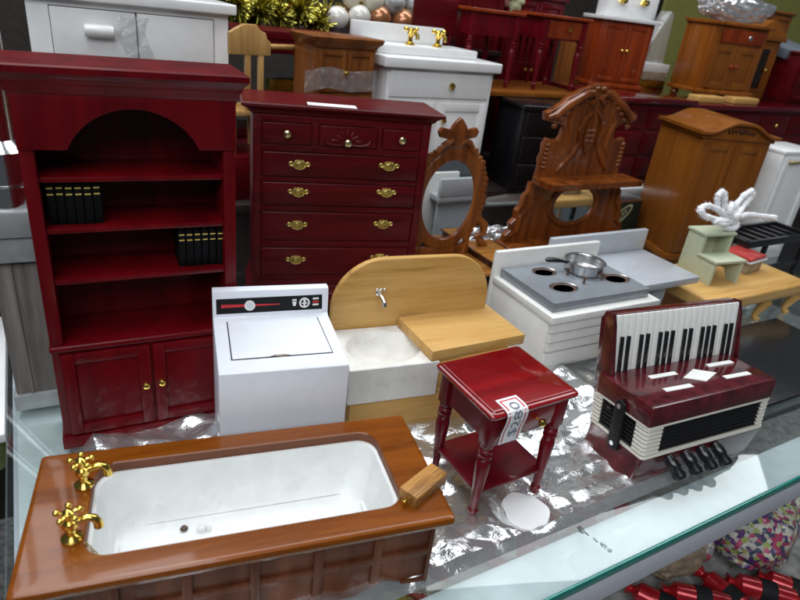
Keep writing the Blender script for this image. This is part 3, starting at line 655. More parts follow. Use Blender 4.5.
for hx, hy, rx, ry in holes:
    r_ = rx*0.97
    b = B(); sq_ = Matrix.Translation((hx, hy, hz1-0.17)) @ Matrix.Diagonal((1, ry/rx, 1, 1))
    b.lathe([(0, 0.0), (r_*0.99, 0.0), (r_*0.99, 0.04), (r_*0.82, 0.09), (r_*0.7, 0.03), (0, 0.02)], (0, 0, 0.05), 28, m_burn, 'z', sq_)
    b.lathe([(r_*1.0, 0.10), (r_*1.06, 0.19), (r_*1.0, 0.2), (r_*0.95, 0.17), (r_*0.95, 0.1)], (0, 0, 0), 28, m_steel, 'z', sq_)
    bb = b.build('burner', m_burn, st)
for lx, ly in ((4.2, 3.55), (4.35, 2.2), (6.0, 2.3), (5.35, 2.9)):
    b = B(); b.lathe([(0.1, 0), (0.07, 0.1), (0.06, 0.32), (0.12, 0.36), (0.12, 0.46), (0.0, 0.5)], (lx, ly, hz1-0.01), 10)
    b.tube([(lx, ly, hz1+0.4), (lx-0.22, ly+0.1, hz1+0.42)], 0.06, 6); b.build('control_lever', m_burn, st)
a = R_(30.9)
def stw(x, y, z): return (8.78+x*math.cos(a)-y*math.sin(a), 31.56+x*math.sin(a)+y*math.cos(a), z)
pn = thing('saucepan', 'small steel saucepan with a black handle on the grey hob', 'saucepan', stw(5.7, 3.75, hz1+0.03), 30.9)
b = B(); b.lathe([(0.0, 0.03), (1.05, 0.03), (1.15, 0.0), (1.24, 0.1), (1.27, 0.68), (1.36, 0.73), (1.36, 0.78), (1.24, 0.77), (1.19, 0.68), (1.16, 0.16), (1.0, 0.1), (0, 0.1)], (0, 0, 0), 32); b.build('pan', m_steel, pn)
b = B(); b.tube([(-1.15, 0.35, 0.58), (-1.55, 0.5, 0.66), (-1.95, 0.65, 0.70), (-2.5, 0.85, 0.70), (-2.62, 0.9, 0.70)], [0.10, 0.12, 0.17, 0.17, 0.1], 10); b.build('handle', m_black, pn)

# ================================================================== GREY COUNTER
gc = thing('counter', 'blue-grey toy kitchen counter with upstand beside the stove', 'counter', (16.83, 38.65, 0), 31.6)
b = B(); b.box(-4.6, 5.22, 0, 5.67, 3.98, 4.5, 0.05); b.build('countertop', m_cnt, gc)
b = B(); b.box(-4.6, 5.22, 5.3, 5.72, 4.48, 6.15, 0.08); b.build('upstand', m_cnt, gc)
for x in (-4.2, 1.9):
    b = B(); b.prism([(0.4, 0), (1.5, 0), (1.7, 3.99), (0.3, 3.99)] if False else [(x, 0), (x+1.15, 0), (x+1.3, 3.99), (x-0.05, 3.99)], 'xz', 0.9, 1.3, 0.03); b.build('leg', m_cnt, gc)
b = B(); b.box(-4.3, 4.9, 4.9, 5.25, 0, 3.97, 0.02); b.build('back_panel', m_cnt, gc)

# ================================================================== ACCORDION
A_ = 0.46; rx_, ry_ = -0.098, -0.033
Rm = Matrix.Rotation(A_, 3, 'Z') @ Matrix.Rotation(rx_, 3, 'X') @ Matrix.Rotation(ry_, 3, 'Y')
base = Vector((12.37, 23.38, 1.7)) + Rm @ Vector((0, 0, -1.75))
ac = thing('accordion', 'maroon toy piano accordion with white keys and black bellows', 'accordion', None, mat=Matrix.Translation(base*S) @ Rm.to_4x4())
La, Da = 8.29, 3.67; q = 1.75    # local z is measured from the underside of the bass case
b = B(); b.loops([rrect(-0.45, La-0.5, 0.3, Da-0.1, 0.12, 0.0, 4), rrect(-0.4, La-0.3, 0.2, Da, 0.16, 0.25, 4), rrect(-0.12, La-0.02, 0.02, Da, 0.2, 1.3, 4), rrect(-0.08, La+0.02, 0, Da, 0.2, 1.7, 4)], None, True, True, True); b.build('bass_case', m_acc, ac)
b = B(); nf = 7; ls = []
for i in range(nf):
    z = q+0.1+1.55*i/nf; dz = 1.55/nf
    ls += [rrect(0.16, La-0.16, 0.16, Da-0.1, 0.12, z, 3), rrect(0.03, La-0.03, 0.03, Da-0.02, 0.12, z+dz*0.4, 3), rrect(0.03, La-0.03, 0.03, Da-0.02, 0.12, z+dz*0.6, 3)]
ls.append(rrect(0.16, La-0.16, 0.16, Da-0.1, 0.12, q+1.66, 3)); b.loops(ls, None, True, True, True); b.build('bellows', m_blackm, ac)
for cx, sx in ((0, 1), (La, -1), (0, 0)):
    b = B()
    for i in range(nf):
        z = q+0.11+1.55*i/nf; dz = 1.55/nf*0.86
        wv = 0.95 if sx > 0 else 0.55
        if sx: b.prism([(cx-sx*0.03, 0.75), (cx-sx*0.03, 0.12), (cx+sx*0.10, -0.03), (cx+sx*wv, -0.03), (cx+sx*wv, 0.12), (cx+sx*0.16, 0.14), (cx+sx*0.12, 0.75)], 'xy', z+0.03, z+dz, 0.02)
        else: b.box(-0.04, 0.14, Da-0.55, Da+0.02, z+0.03, z+dz, 0.03)
    b.build('bellows_corner', m_ivory, ac)
for z in (q-0.04, q+1.66):
    b = B(); b.loops([rrect(-0.05, La+0.05, -0.06, Da+0.02, 0.2, z, 4), rrect(-0.05, La+0.05, -0.06, Da+0.02, 0.2, z+0.11, 4)], None, True, True, True); b.build('trim_band', m_ivory, ac)
zt = q+1.78
b = B(); b.loops([rrect(-0.05, La+0.05, -0.05, Da, 0.12, zt, 4), rrect(-0.08, La+0.08, -0.12, Da, 0.14, zt+0.85, 4), rrect(-0.04, La+0.04, -0.04, Da, 0.2, zt+1.05, 4), rrect(0.15, La-0.15, 0.16, Da-0.1, 0.2, zt+1.12, 4)], None, True, True, True); b.build('treble_case', m_acc, ac)
zc = zt+1.12
b = B(); b.prism([(3.54, 1.59), (4.41, 0.92), (5.66, 1.40), (4.8, 2.11)], 'xy', zc-0.02, zc+0.035, 0.0)
for x, y in ((1.9, 2.2), (1.65, 0.97), (5.87, 2.14), (5.64, 0.9)):
    b.box(x, x+1.7, y-0.15, y+0.15, zc-0.02, zc+0.035, 0, xf=Matrix.Translation((x, y, 0)) @ Matrix.Rotation(R_(-3), 4, 'Z') @ Matrix.Translation((-x, -y, 0)))
b.build('grille_plate', m_keyw, ac)
# keyboard leaning back
kx0, kx1 = 0.52, 8.72; kw = (kx1-kx0)/20
KB = Matrix.Translation((-0.12, 3.25, zc-0.45)) @ Matrix.Rotation(R_(-2.6), 4, 'Z') @ Matrix.Rotation(R_(-7), 4, 'X') @ Matrix.Rotation(R_(1.0), 4, 'Y') 
kh = 3.46
b = B(); b.prism([(kx0-0.22, -1.1), (kx1+0.22, -1.1), (kx1+0.20, kh-0.2), (kx1+0.06, kh+0.06), (kx0-0.05, kh+0.06), (kx0-0.2, kh-0.2)], 'xz', 0.12, 0.85, 0.1, None, KB, 3)
b.prism([(-0.5, -1.4), (0.9, -1.4), (0.9, kh-0.3), (0.5, kh+0.1), (0.05, kh+0.1), (-0.1, kh-0.5)], 'yz', kx0-0.24, kx0-0.02, 0.05, None, KB)
b.prism([(-0.5, -1.0), (0.9, -1.0), (0.9, kh-0.3), (0.5, kh+0.1), (0.05, kh+0.1), (-0.1, kh-0.5)], 'yz', kx1+0.02, kx1+0.2, 0.05, None, KB)
b.build('keyboard_case', m_acc, ac)
for i in range(20):
    b = B(); x = kx0+i*kw; b.box(x+0.012, x+kw-0.012, 0.0, 0.14, 0.0, kh, 0.035, None, KB); b.build('white_key', m_keyw, ac)
for i in (1, 2, 4, 5, 7, 8, 9, 11, 12, 14, 15, 16, 18, 19):
    b = B(); x = kx0+i*kw; b.box(x-0.105, x+0.105, -0.12, 0.02, 0.2, 2.35, 0.04, None, KB); b.build('black_key', m_black, ac)
b = B(); b.prism([(1.35, q-0.35), (1.75, q-0.45), (2.05, q-0.3), (2.0, q+2.1), (1.75, q+2.35), (1.4, q+2.2)], 'yz', -0.30, -0.12, 0.05)
bs_ = b.build('bellows_strap', m_blackm, ac)
for z in (q-0.1, q+2.0):
    b = B(); b.lathe([(0.13, -0.34), (0.13, -0.29), (0.1, -0.28)], (0, 1.7, z), 12, axis='x'); b.build('stud', m_steel, bs_)
for x in (1.75, 2.85, 3.9, 4.9):
    b = B(); b.tube([(x, 0.05, 1.45), (x+0.06, -0.2, 1.28), (x+0.12, -0.4, 1.1), (x+0.16, -0.52, 0.95), (x+0.22, -0.66, 0.78), (x+0.25, -0.76, 0.66), (x+0.26, -0.79, 0.62)], [0.24, 0.3, 0.31, 0.26, 0.34, 0.31, 0.15], 14)
    b.build('foot', m_black, ac)

# ================================================================== VANITY (oval mirror)
vu, vv = 15.95, 24.0
vt = thing('dressing_table', 'walnut dressing table with a carved oval mirror', 'dressing table', UV(vu, vv), 32.4)
mz = 6.75
def oval(cx, cz, rx, rz, n=60): return [(cx+rx*math.cos(2*math.pi*i/n), cz+rz*math.sin(2*math.pi*i/n)) for i in range(n)]
b = B()
ls = []
for k, y in ((1.0, 0.25), (1.0, -0.02), (0.97, -0.12), (0.92, -0.16), (0.86, -0.10), (0.82, -0.14), (0.78, -0.12), (0.76, 0.0), (0.755, 0.12)):
    ls.append([(3.05*k*math.cos(2*math.pi*i/60), y, mz+4.0*k*math.sin(2*math.pi*i/60)) for i in range(60)])
b.loops(ls); b.build('mirror_frame', m_van, vt)
b = B(); b.prism(oval(0, mz, 2.4, 3.15), 'xz', 0.06, 0.2, 0.0); b.build('mirror', m_mir, vt)
b = B()
for i in range(44):                                 # carved leaves round the frame
    a = R_(-48+276*i/43); lump = 0.5+0.5*math.sin(i*1.9)
    c = Vector((3.2*math.cos(a), 0.05, mz+4.15*math.sin(a)))
    b.ball((0, 0, 0), 0.42, 8, None, (0.55+0.2*lump, 0.42, 1.0+0.35*lump), Matrix.Translation(c) @ Matrix.Rotation(-a+R_(90+38*(1 if math.cos(a) > 0 else -1)), 4, 'Y'))
for s in (-1, 1):
    b.tube([(s*1.6, 0.0, mz+3.6), (s*1.0, -0.12, mz+4.3), (s*0.55, -0.1, mz+4.5), (s*0.3, -0.05, mz+4.2)], [0.2, 0.3, 0.25, 0.12], 8)
    b.tube([(s*3.1, 0, mz-1.6), (s*3.75, -0.05, mz-2.2), (s*3.8, -0.05, mz-2.9), (s*3.2, 0, mz-3.1), (s*3.7, -0.05, mz-3.6), (s*4.2, 0, mz-4.0)], [0.3, 0.38, 0.34, 0.26, 0.36, 0.3], 8)
b.build('carved_leaves', m_van, vt)
b = B(); b.prism([(-0.75, mz+3.9), (-0.8, mz+4.6), (-1.55, mz+4.75), (-1.75, mz+5.15), (-1.5, mz+5.45), (-0.7, mz+5.3), (-0.55, mz+5.6), (-0.25, mz+5.95), (0, mz+6.15), (0.25, mz+5.95), (0.55, mz+5.6), (0.7, mz+5.3), (1.5, mz+5.45), (1.75, mz+5.15), (1.55, mz+4.75), (0.8, mz+4.6), (0.75, mz+3.9)], 'xz', -0.12, 0.25, 0.07)
b.build('finial', m_van, vt)
b = B(); b.box(-4.5, 2.7, -4.0, 1.2, 2.0, 2.25, 0.05); b.build('low_top', m_vantop, vt)
for x0, x1 in ((2.6, 5.7), (-8.4, -4.2)):
    b = B(); b.box(x0+0.15, x1-0.15, -3.9, 1.1, 0.3, 2.62, 0.03); pb = b.build('pedestal', m_vand, vt)
    b = B(); b.box(x0, x1, -4.1, 1.2, 2.62, 2.72, 0.03, m_vand); b.box(x0+0.12, x1-0.12, -3.95, 1.1, 2.70, 2.76, 0.02, m_vantop); b.build('pedestal_top', m_vand, pb)
    drawer(pb, x0+0.4, x1-0.4, 0.6, 2.4, -3.92, m_vand)
b = B(); b.tube([(-2.0, 0.1, 2.2), (-2.4, 0.1, 3.4), (-1.6, 0.1, 3.9)], [0.3, 0.25, 0.2]); b.tube([(2.0, 0.1, 2.2), (2.4, 0.1, 3.4), (1.6, 0.1, 3.9)], [0.3, 0.25, 0.2]); b.box(-2.6, 2.6, -0.1, 0.3, 2.2, 3.1, 0.08); b.build('mirror_support', m_van, vt)

# ================================================================== CARVED SIDEBOARD with high back
hs = thing('sideboard', 'carved chestnut sideboard with a high scrolled back and small oval mirror', 'sideboard', UV(29.4, 24.4), 32.4)
b = B()
half = [(4.7, 2.6), (4.75, 7.6), (4.7, 8.2), (4.6, 9.0), (4.75, 9.6), (4.55, 10.2), (4.65, 10.8), (4.35, 11.3), (3.6, 11.15), (3.15, 11.2), (2.95, 11.5), (2.9, 12.1), (3.3, 12.4), (4.2, 12.5), (5.0, 12.7), (5.15, 13.3), (4.4, 13.6), (3.7, 14.0), (3.2, 14.5), (2.5, 14.75), (1.9, 15.15), (1.2, 15.3), (0.6, 15.55), (0, 15.6)]
pts = [(-x, z) for x, z in half] + [(x, z) for x, z in half[::-1][1:]]
b.prism(pts, 'xz', -0.1, 0.55, 0.09); b.build('back_panel', m_hall, hs)
b = B()
def scroll(b, pts, rs, y=-0.16, s=1): b.tube([(s*x, y, z) for x, z in pts], rs, 8)
for s in (-1, 1):
    scroll(b, [(4.95, 12.95), (4.2, 13.1), (3.2, 13.9), (2.3, 14.35), (1.4, 14.8), (0.6, 14.9), (0.3, 14.5), (0.7, 14.1), (1.1, 14.3)], [0.16, 0.34, 0.36, 0.34, 0.34, 0.3, 0.26, 0.2, 0.1], -0.14, s)
    scroll(b, [(0.15, 13.6), (0.9, 12.9), (1.3, 12.0), (1.0, 11.0), (1.6, 10.0), (2.4, 9.1), (2.9, 8.6)], [0.1, 0.22, 0.26, 0.22, 0.24, 0.22, 0.12], -0.14, s)
    scroll(b, [(2.2, 13.2), (2.6, 12.6), (2.2, 11.6), (2.1, 10.6), (2.7, 9.8)], [0.1, 0.22, 0.2, 0.18, 0.08], -0.12, s)
    for k in range(6): b.ball((s*4.35, -0.12, 9.0+0.36*k), 0.22, 8, None, (1.2, 0.7, 0.8))
    for k in range(8): b.ball((s*(0.35+0.55*k), -0.14, 15.25-0.28*k-0.02*k*k), 0.28, 8, None, (1.1, 0.75, 0.8))
b.prism([(0, 13.6), (0.55, 12.6), (0.7, 11.5), (0.35, 10.3), (0, 9.9), (-0.35, 10.3), (-0.7, 11.5), (-0.55, 12.6)], 'xz', -0.26, -0.05, 0.08)
for k in range(9): b.ball((0.28*((k % 3)-1), -0.26, 11.1+0.42*(k//3)), 0.17, 8, None, (1, 0.6, 1))
b.build('carving', m_hall, hs)
b = B(); b.loops([rrect(-5.3, 5.3, -2.6, -0.1, r, z, 4) for r, z in ((0.25, 7.75), (0.3, 7.9), (0.3, 8.1), (0.25, 8.2))], None, True, True, True); b.build('shelf', m_hall, hs)
for s in (-1, 1):
    b = B(); w_ = [(4.6, 2.65), (7.1, 2.65), (7.0, 3.3), (6.5, 3.7), (6.65, 4.3), (6.2, 4.7), (6.25, 5.4), (5.8, 5.9), (5.75, 6.6), (5.35, 7.0), (5.3, 7.76), (4.6, 7.76)]
    b.prism([(s*x, z) for x, z in (w_ if s > 0 else w_[::-1])], 'xz', -0.2, 0.4, 0.09)
    b.tube([(s*6.6, -0.24, 3.2), (s*5.9, -0.28, 3.9), (s*5.9, -0.28, 4.9), (s*5.3, -0.26, 5.6), (s*5.3, -0.24, 6.8)], [0.14, 0.26, 0.24, 0.22, 0.1], 8)
    b.build('side_wing', m_hall, hs)
b = B(); ls = []
for k, y in ((1.0, -0.05), (1.0, -0.22), (0.95, -0.32), (0.86, -0.34), (0.8, -0.26), (0.76, -0.16), (0.75, -0.08)):
    ls.append([(3.05*k*math.cos(2*math.pi*i/48)+0.1, y, 5.6+2.05*k*math.sin(2*math.pi*i/48)) for i in range(48)])
b.loops(ls); mf = b.build('mirror_frame', m_hall, hs)
b = B(); b.prism([(x+0.1, z) for x, z in oval(0, 5.6, 2.35, 1.6, 48)], 'xz', -0.15, -0.12, 0); b.build('mirror', m_mir, mf)
b = B(); corn(b, -7.1, 7.1, -2.4, 0.6, [(0.0, 0), (0.0, 2.2), (0.15, 2.3), (0.25, 2.45), (0.25, 2.6), (0.1, 2.72)]); b.build('base_cabinet', m_hall, hs)

# ================================================================== WARDROBE
wd = thing('wardrobe', 'amber oak wardrobe with an arched carved pediment', 'wardrobe', (25.17, 56.84, 0), 12.4)
Ww_, Dw_ = 7.03, 7.0
b = B(); b.box(0, Ww_, 0.1, Dw_, 0.3, 11.95, 0.04); b.build('body', m_ward, wd)
b = B(); b.box(-0.15, Ww_+0.15, -0.12, Dw_, 0, 0.7, 0.06); b.build('plinth', m_ward, wd)
def ped(dx, dz, y0, y1, m, b, bv=0.05):
    top = []
    for i in range(41):
        t_ = i/40; x = -0.45-dx+(Ww_+0.9+2*dx)*t_
        w_ = max(0, 1-abs(t_-0.5)/0.43); h = 0.5-0.5*math.cos(math.pi*min(1, w_*1.2)); top.append((x, 12.25+dz+1.05*h))
    b.prism([(-0.45-dx, 11.85+dz)] + top + [(Ww_+0.45+dx, 11.85+dz)], 'xz', y0, y1, bv, m)
b = B(); ped(-0.25, 0.0, -0.1, Dw_, None, b); b.build('pediment', m_ward, wd)
b = B()
top = []; bot = []
for i in range(41):
    t_ = i/40; x = -0.5+(Ww_+1.0)*t_; w_ = max(0, 1-abs(t_-0.5)/0.43); h = 0.5-0.5*math.cos(math.pi*min(1, w_*1.2)); top.append((x, 12.5+1.0*h)); bot.append((x, 12.2+1.0*h))
b.prism(bot + top[::-1], 'xz', -0.55, Dw_+0.1, 0.08); b.build('roof', m_ward, wd)
b = B()
for s in (-1, 1):
    for k in range(4):
        c = Vector((Ww_/2+s*(0.25+0.34*k), -0.16, 12.7-0.05*k)); b.ball((0, 0, 0), 0.22, 8, None, (0.45, 0.45, 1.0), Matrix.Translation(c) @ Matrix.Rotation(s*R_(30), 4, 'Y'))
b.ball((Ww_/2, -0.15, 12.65), 0.25, 10, None, (0.8, 0.5, 1)); b.build('carving', m_vand, wd)
d1 = panel_door(wd, 0.45, 3.45, 0.8, 11.4, -0.06, m_ward, 0.6); d2 = panel_door(wd, 3.58, 6.6, 0.8, 11.4, -0.06, m_ward, 0.6)
knob(d1, 3.2, -0.06, 5.5, 0.16); knob(d2, 3.85, -0.06, 5.5, 0.16)

# ================================================================== PINE TABLE, STEP STOOL, FLOWER, BOX
pt_ = thing('pine_table', 'pale pine table with curved legs under the green step stool', 'table', (22.4, 40.4, 0), 32.3)
b = B(); b.box(0, 12.8, 0, 6.4, 2.0, 3.0, 0.22, seg=4); b.build('tabletop', m_pine, pt_)
for x in (0.8, 8.0, 12.2):
    for y in (0.9, 5.5):
        if x == 8.0 and y > 1: continue
        b = B(); b.tube([(x, y, 2.1), (x+0.25, y-0.3, 1.5), (x+0.1, y-0.1, 0.8), (x-0.1, y, 0.3), (x+0.1, y-0.2, 0.0)], [0.5, 0.48, 0.32, 0.22, 0.3], 10); b.build('leg', m_pine, pt_)
so = thing('step_stool', 'sage green two-step stool standing on the pine table', 'step stool', (23.17, 43.63, 3.0), 24.5)
ws, hs1, hs2 = 3.16, 1.99, 3.6
for x in (0.02, ws-0.3):
    b = B(); b.prism([(0.0, 0), (0.85, 0), (1.35, 0.75), (1.9, 0.75), (2.5, 0), (3.3, 0), (3.25, hs2-0.22), (1.65, hs2-0.22), (1.65, hs1-0.22), (0.0, hs1-0.22)] if x > 1 else [(0.0, 0), (3.3, 0), (3.25, hs2-0.22), (1.65, hs2-0.22), (1.65, hs1-0.22), (0.0, hs1-0.22)], 'yz', x, x+0.28, 0.03); b.build('side_panel', m_sage, so)
b = B(); b.box(-0.06, ws+0.06, -0.12, 1.72, hs1-0.22, hs1, 0.04); b.build('tread', m_sage, so)
b = B(); b.box(-0.06, ws+0.06, 1.52, 3.4, hs2-0.22, hs2, 0.04); b.build('tread', m_sage, so)
b = B(); b.box(0.28, ws-0.28, 2.9, 3.05, 0.8, hs2-0.23, 0.0); b.build('back_board', m_sage, so)
fl = thing('chenille_flower', 'fluffy white pipe-cleaner flower lying on the green stool', 'flower', UV(35.2, 14.0, 6.62), 0)
def fuzzy(b, pts, r):
    P_ = []
    for i in range(len(pts)-1):
        for k in range(6): P_.append(Vector(pts[i]).lerp(Vector(pts[i+1]), k/6))
    P_.append(Vector(pts[-1])); 
    for _ in range(2): P_ = [P_[0]] + [(P_[i-1]+P_[i]*2+P_[i+1])/4 for i in range(1, len(P_)-1)] + [P_[-1]]
    b.tube(P_, [r*(0.75+0.35*random.random()) for _ in P_], 9)
    for p in P_:
        for _ in range(26):
            d_ = Vector((random.gauss(0, 1), random.gauss(0, 1), random.gauss(0, 1))).normalized(); e_ = d_.orthogonal().normalized()*0.022
            L_ = r*random.uniform(1.1, 1.75); t = bmesh.new(); o_ = p+Vector((random.uniform(-.1, .1),)*3)
            vv_ = [t.verts.new(o_+e_), t.verts.new(o_-e_), t.verts.new(o_+d_*L_)]; t.faces.new(vv_); b.add(t)
b = B(); E_ = Vector((E0[0], E0[1], 0)); Nn = Vector((N0[0], N0[1], 0)); Z = Vector((0, 0, 1))
def F(u, v, z): return E_*u + Nn*v + Z*z
ctr = F(0.5, -0.3, 0.75)
for pts in ([ctr, F(-1.2, 0, 1.7), F(-3.0, 0, 2.2), F(-4.1, -0.2, 2.0), F(-3.6, -0.5, 1.5), F(-1.8, -0.4, 1.1), ctr], [ctr, F(-1.0, .3, 1.6), F(-1.6, .3, 2.7), F(-1.2, .3, 3.1), F(-0.8, .2, 2.6), F(-0.2, .1, 1.4)],
            [ctr, F(1.0, .3, 1.5), F(1.9, .4, 2.5), F(2.5, .2, 3.0), F(2.7, .2, 2.5), F(1.9, .1, 1.7), ctr], [ctr, F(2.0, -.2, 1.2), F(4.0, -.4, 1.0), F(5.9, -.5, 0.75)], [ctr, F(-.6, -.4, 1.8), F(0.3, .1, 2.1), F(0.9, 0, 1.6), ctr],
            [ctr, F(-1.4, -.5, 1.0), F(-2.4, -.6, 1.1), F(-1.2, -.6, 0.7), ctr], [F(-0.3, -.3, 0.35), F(0.4, -.5, 0.25), F(1.1, -.4, 0.3), F(1.3, -.2, 0.6)], [F(0.0, -.2, 0.9), F(0.5, -.5, 1.3), F(1.2, -.3, 1.1)]):
    fuzzy(b, pts, 0.24)
b.build('petal', m_cottonw, fl, 0)
rb = thing('small_box', 'little printed box with a coral red lid behind the step stool', 'box', (27.6, 46.9, 3.0), 38)
b = B(); b.box(0.2, 2.5, 0.1, 2.2, 0.0, 1.0, 0.03); b.build('carton', m_kraft, rb)
b = B(); b.box(-0.05, 2.75, -0.1, 2.5, 1.0, 1.12, 0.02); b.build('tray', m_frame, rb)
b = B(); b.box(0.0, 2.6, 0.0, 2.45, 1.12, 1.45, 0.08); b.build('lid', m_redcov, rb)

# ================================================================== RIGHT-HAND ODDMENTS ON THE GLASS
bb = thing('black_case', 'low glossy black case lying right of the accordion', 'case', UV(20.4, 1.3), 31.0)
b = B(); b.box(0, 16, 0, 7.4, 0.25, 1.55, 0.12, seg=3); b.build('body', m_black, bb)
b = B(); b.box(0.3, 15.7, 0.3, 7.1, 0.0, 0.26, 0.02); b.build('base', m_blackm, bb)
b = B(); b.box(2.6, 3.4, -0.05, 0.05, 0.85, 1.05, 0.02); b.build('clasp', m_steel, bb)
bn = thing('black_bench', 'black slatted toy bench beyond the pine table', 'bench', UV(40.2, 14.2), 32.4)
for x in (0.2, 9.5):
    for y in (0.2, 3.4):
        b = B(); b.box(x-0.2, x+0.2, y-0.2, y+0.2, 0, 4.6, 0.03); b.build('leg', m_black, bn)
b = B(); b.box(0, 9.7, 0, 0.35, 4.4, 5.0, 0.04); b.box(0, 9.7, 3.3, 3.65, 4.4, 5.0, 0.04); b.box(0, 0.35, 0.3, 3.35, 4.41, 4.99, 0.04); b.box(9.35, 9.7, 0.3, 3.35, 4.41, 4.99, 0.04)
for k in range(6): b.box(1.2+1.4*k, 1.7+1.4*k, 0.3, 3.35, 4.5, 4.8, 0.03)
b.box(0, 9.7, 0.05, 0.25, 2.0, 2.4, 0.02); b.build('slatted_top', m_black, bn)
wc = thing('white_cupboard', 'plain white cupboard at the far right behind the black bench', 'cupboard', UV(50.2, 19.4), 30)
b = B(); b.box(0, 6, 0, 4, 0, 10.9, 0.05); b.build('body', m_white, wc)
b = B(); b.box(-0.05, 6.15, -0.1, 4, 10.9, 11.2, 0.05); b.build('top', m_white, wc)
d = panel_door(wc, 0.5, 5.5, 0.8, 10.6, -0.12, m_white, 0.6); b = B(); b.tube([(1.0, -0.15, 10.2), (1.0, -0.35, 10.2), (2.6, -0.35, 10.2), (2.6, -0.15, 10.2)], 0.1); b.build('handle', m_brassd, d)
gb = thing('green_box', 'black-green box with a cream oval logo between sideboard and wardrobe', 'box', UV(37.4, 27.3, 0), 32.4)
b = B(); b.box(0, 5.2, 0, 2.5, 0, 4.2, 0.06); b.build('carton', paint('black_green_card', (0.008, 0.018, 0.014), 0.4, 0.1), gb)
b = B(); b.box(-0.05, 5.25, -0.05, 2.55, 4.2, 4.4, 0.03); b.build('lid', m_steel, gb)
OV = Matrix.Translation((2.6, -0.012, 2.9)) @ Matrix.Rotation(R_(-38), 4, 'Y')
cream = paint('cream_print', (0.42, 0.43, 0.25), 0.6, 0.08)
b = B(); t = [(1.55*math.cos(2*math.pi*i/36), 0.62*math.sin(2*math.pi*i/36)) for i in range(36)]
b.prism(t, 'xz', 0.0, 0.02, 0, cream, OV); b.prism([(x*0.84, z*0.72) for x, z in t], 'xz', -0.006, 0.01, 0, paint('dark_green_print', (0.05, 0.06, 0.04), 0.6), OV)
vs, fs = text_mesh('CM', 0.85); tt = bmesh.new(); mxx = max(v.x for v in vs); tv = [tt.verts.new((v.x-mxx/2, -0.012, v.y-0.3)) for v in vs]
for q_ in fs:
    try: tt.faces.new([tv[i] for i in q_])
    except ValueError: pass
b.add(tt, cream, OV); b.build('logo', cream, gb, 0)

# ================================================================== LEFT END: POST, TUBES
po = thing('shelf_post', 'weathered grey wooden shelf post with metal foot and bracket', 'post', (-17.3, 24.6, 0), 29)
b = B(); b.box(-1.0, 1.0, -0.9, 0.9, 0.85, 7.9, 0.12); b.box(-0.35, -0.25, -0.96, -0.85, 0.9, 7.8, 0); b.build('column', m_grey_post, po)
b = B(); b.box(-1.15, 1.15, -1.05, 1.05, 0, 0.9, 0.1); b.build('foot', m_collar, po)
b = B(); b.box(-1.7, 1.7, -1.3, 1.3, 7.9, 9.1, 0.1); b.box(-1.9, 1.9, -1.5, 1.5, 9.1, 10.3, 0.12); b.build('bracket', m_collar, po)
b = B(); b.lathe([(1.25, 10.3), (1.25, 11.2), (1.05, 11.25), (1.05, 11.4), (1.25, 11.45), (1.2, 12.6), (0.7, 13.0), (0.7, 24)], (0, 0, 0), 24); b.build('chrome_tube', m_chrome, po)
for k, (u, v) in enumerate(((-18.5, 33), (-16.8, 34), (-20.5, 33))):
    b = B(); b.lathe([(0.45, -10), (0.45, 40)], (0, 0, 0), 14)
    tag(b.build('steel_pole', m_steel), ['middle', 'right', 'left'][k]+' slim steel pole behind the top left corner of the red bookcase', 'pole', 'steel poles at the left end', UV(u, v))
wl = B(); wl.box(-17.6, -13.75, 18, 36, -2.6, -2.1, 0.04)
tag(wl.build('white_board', m_white), 'white board just below the left end of the glass shelf', 'board', loc=UV(0, 0), yaw=32.4)
# chrome rail along the rear shelf
p0, p1 = Vector((-13.1, 45.2, 4.0)), Vector((23.9, 66.2, 4.0)); dv = (p1-p0)
rl = B(); rl.tube([p0-dv*0.5, p0, p0+dv*0.5, p1, p1+dv*0.7], 0.86, 20)
tag(rl.build('chrome_rail', m_rail), 'long chrome rail running behind the front row of furniture', 'rail')

# ================================================================== REAR SHELF (z = 4.9)
ZR = 4.904
# white kitchen cabinet with gold taps
wk = thing('kitchen_cabinet', 'white kitchen cabinet with two gold taps on its counter', 'cabinet', UV(14.1, 32, ZR), 32.4)
b = B(); b.box(0, 10.4, 0.1, 5, 0, 10.2, 0.05); b.build('body', m_white, wk)
b = B(); b.box(-0.6, 10.8, -0.5, 5.2, 10.2, 11.0, 0.12, seg=3); b.build('counter', m_white, wk)
b = B(); b.box(-0.5, 9.2, 1.2, 5.2, 11.0, 11.7, 0.1); b.build('raised_basin', m_white, wk)
b = B(); b.box(-1.2, 7.6, 4.4, 5.0, 11.7, 13.1, 0.08); b.build('splashback', m_white, wk)
d = drawer(wk, 0.25, 10.1, 7.95, 10.0, 0.0, m_white, 0.2, 0.1); knob(d, 6.0, -0.08, 9.0, 0.3)
d = panel_door(wk, 0.3, 4.75, 0.4, 7.6, -0.12, m_white, 0.7); knob(d, 4.3, -0.12, 6.2, 0.26)
d = panel_door(wk, 5.1, 10.05, 0.4, 7.6, -0.12, m_white, 0.7); knob(d, 5.6, -0.12, 6.2, 0.26)
for x in (3.2, 5.9):
    b = B(); b.lathe([(0.42, 0), (0.42, 0.15), (0.2, 0.25), (0.18, 0.7), (0.35, 0.85), (0.2, 1.0), (0.15, 1.3), (0.0, 1.32)], (x, 2.6, 11.7), 12)
    b.tube([(x, 2.6, 12.35), (x, 1.9, 12.7), (x, 1.5, 12.5), (x, 1.45, 12.2)], 0.16, 8)
    for s in (-1, 1): b.tube([(x, 2.6, 12.85), (x+s*0.45, 2.6, 12.9)], 0.12, 6); b.ball((x+s*0.5, 2.6, 12.9), 0.2, 8)
    b.build('gold_tap', m_brass, wk)
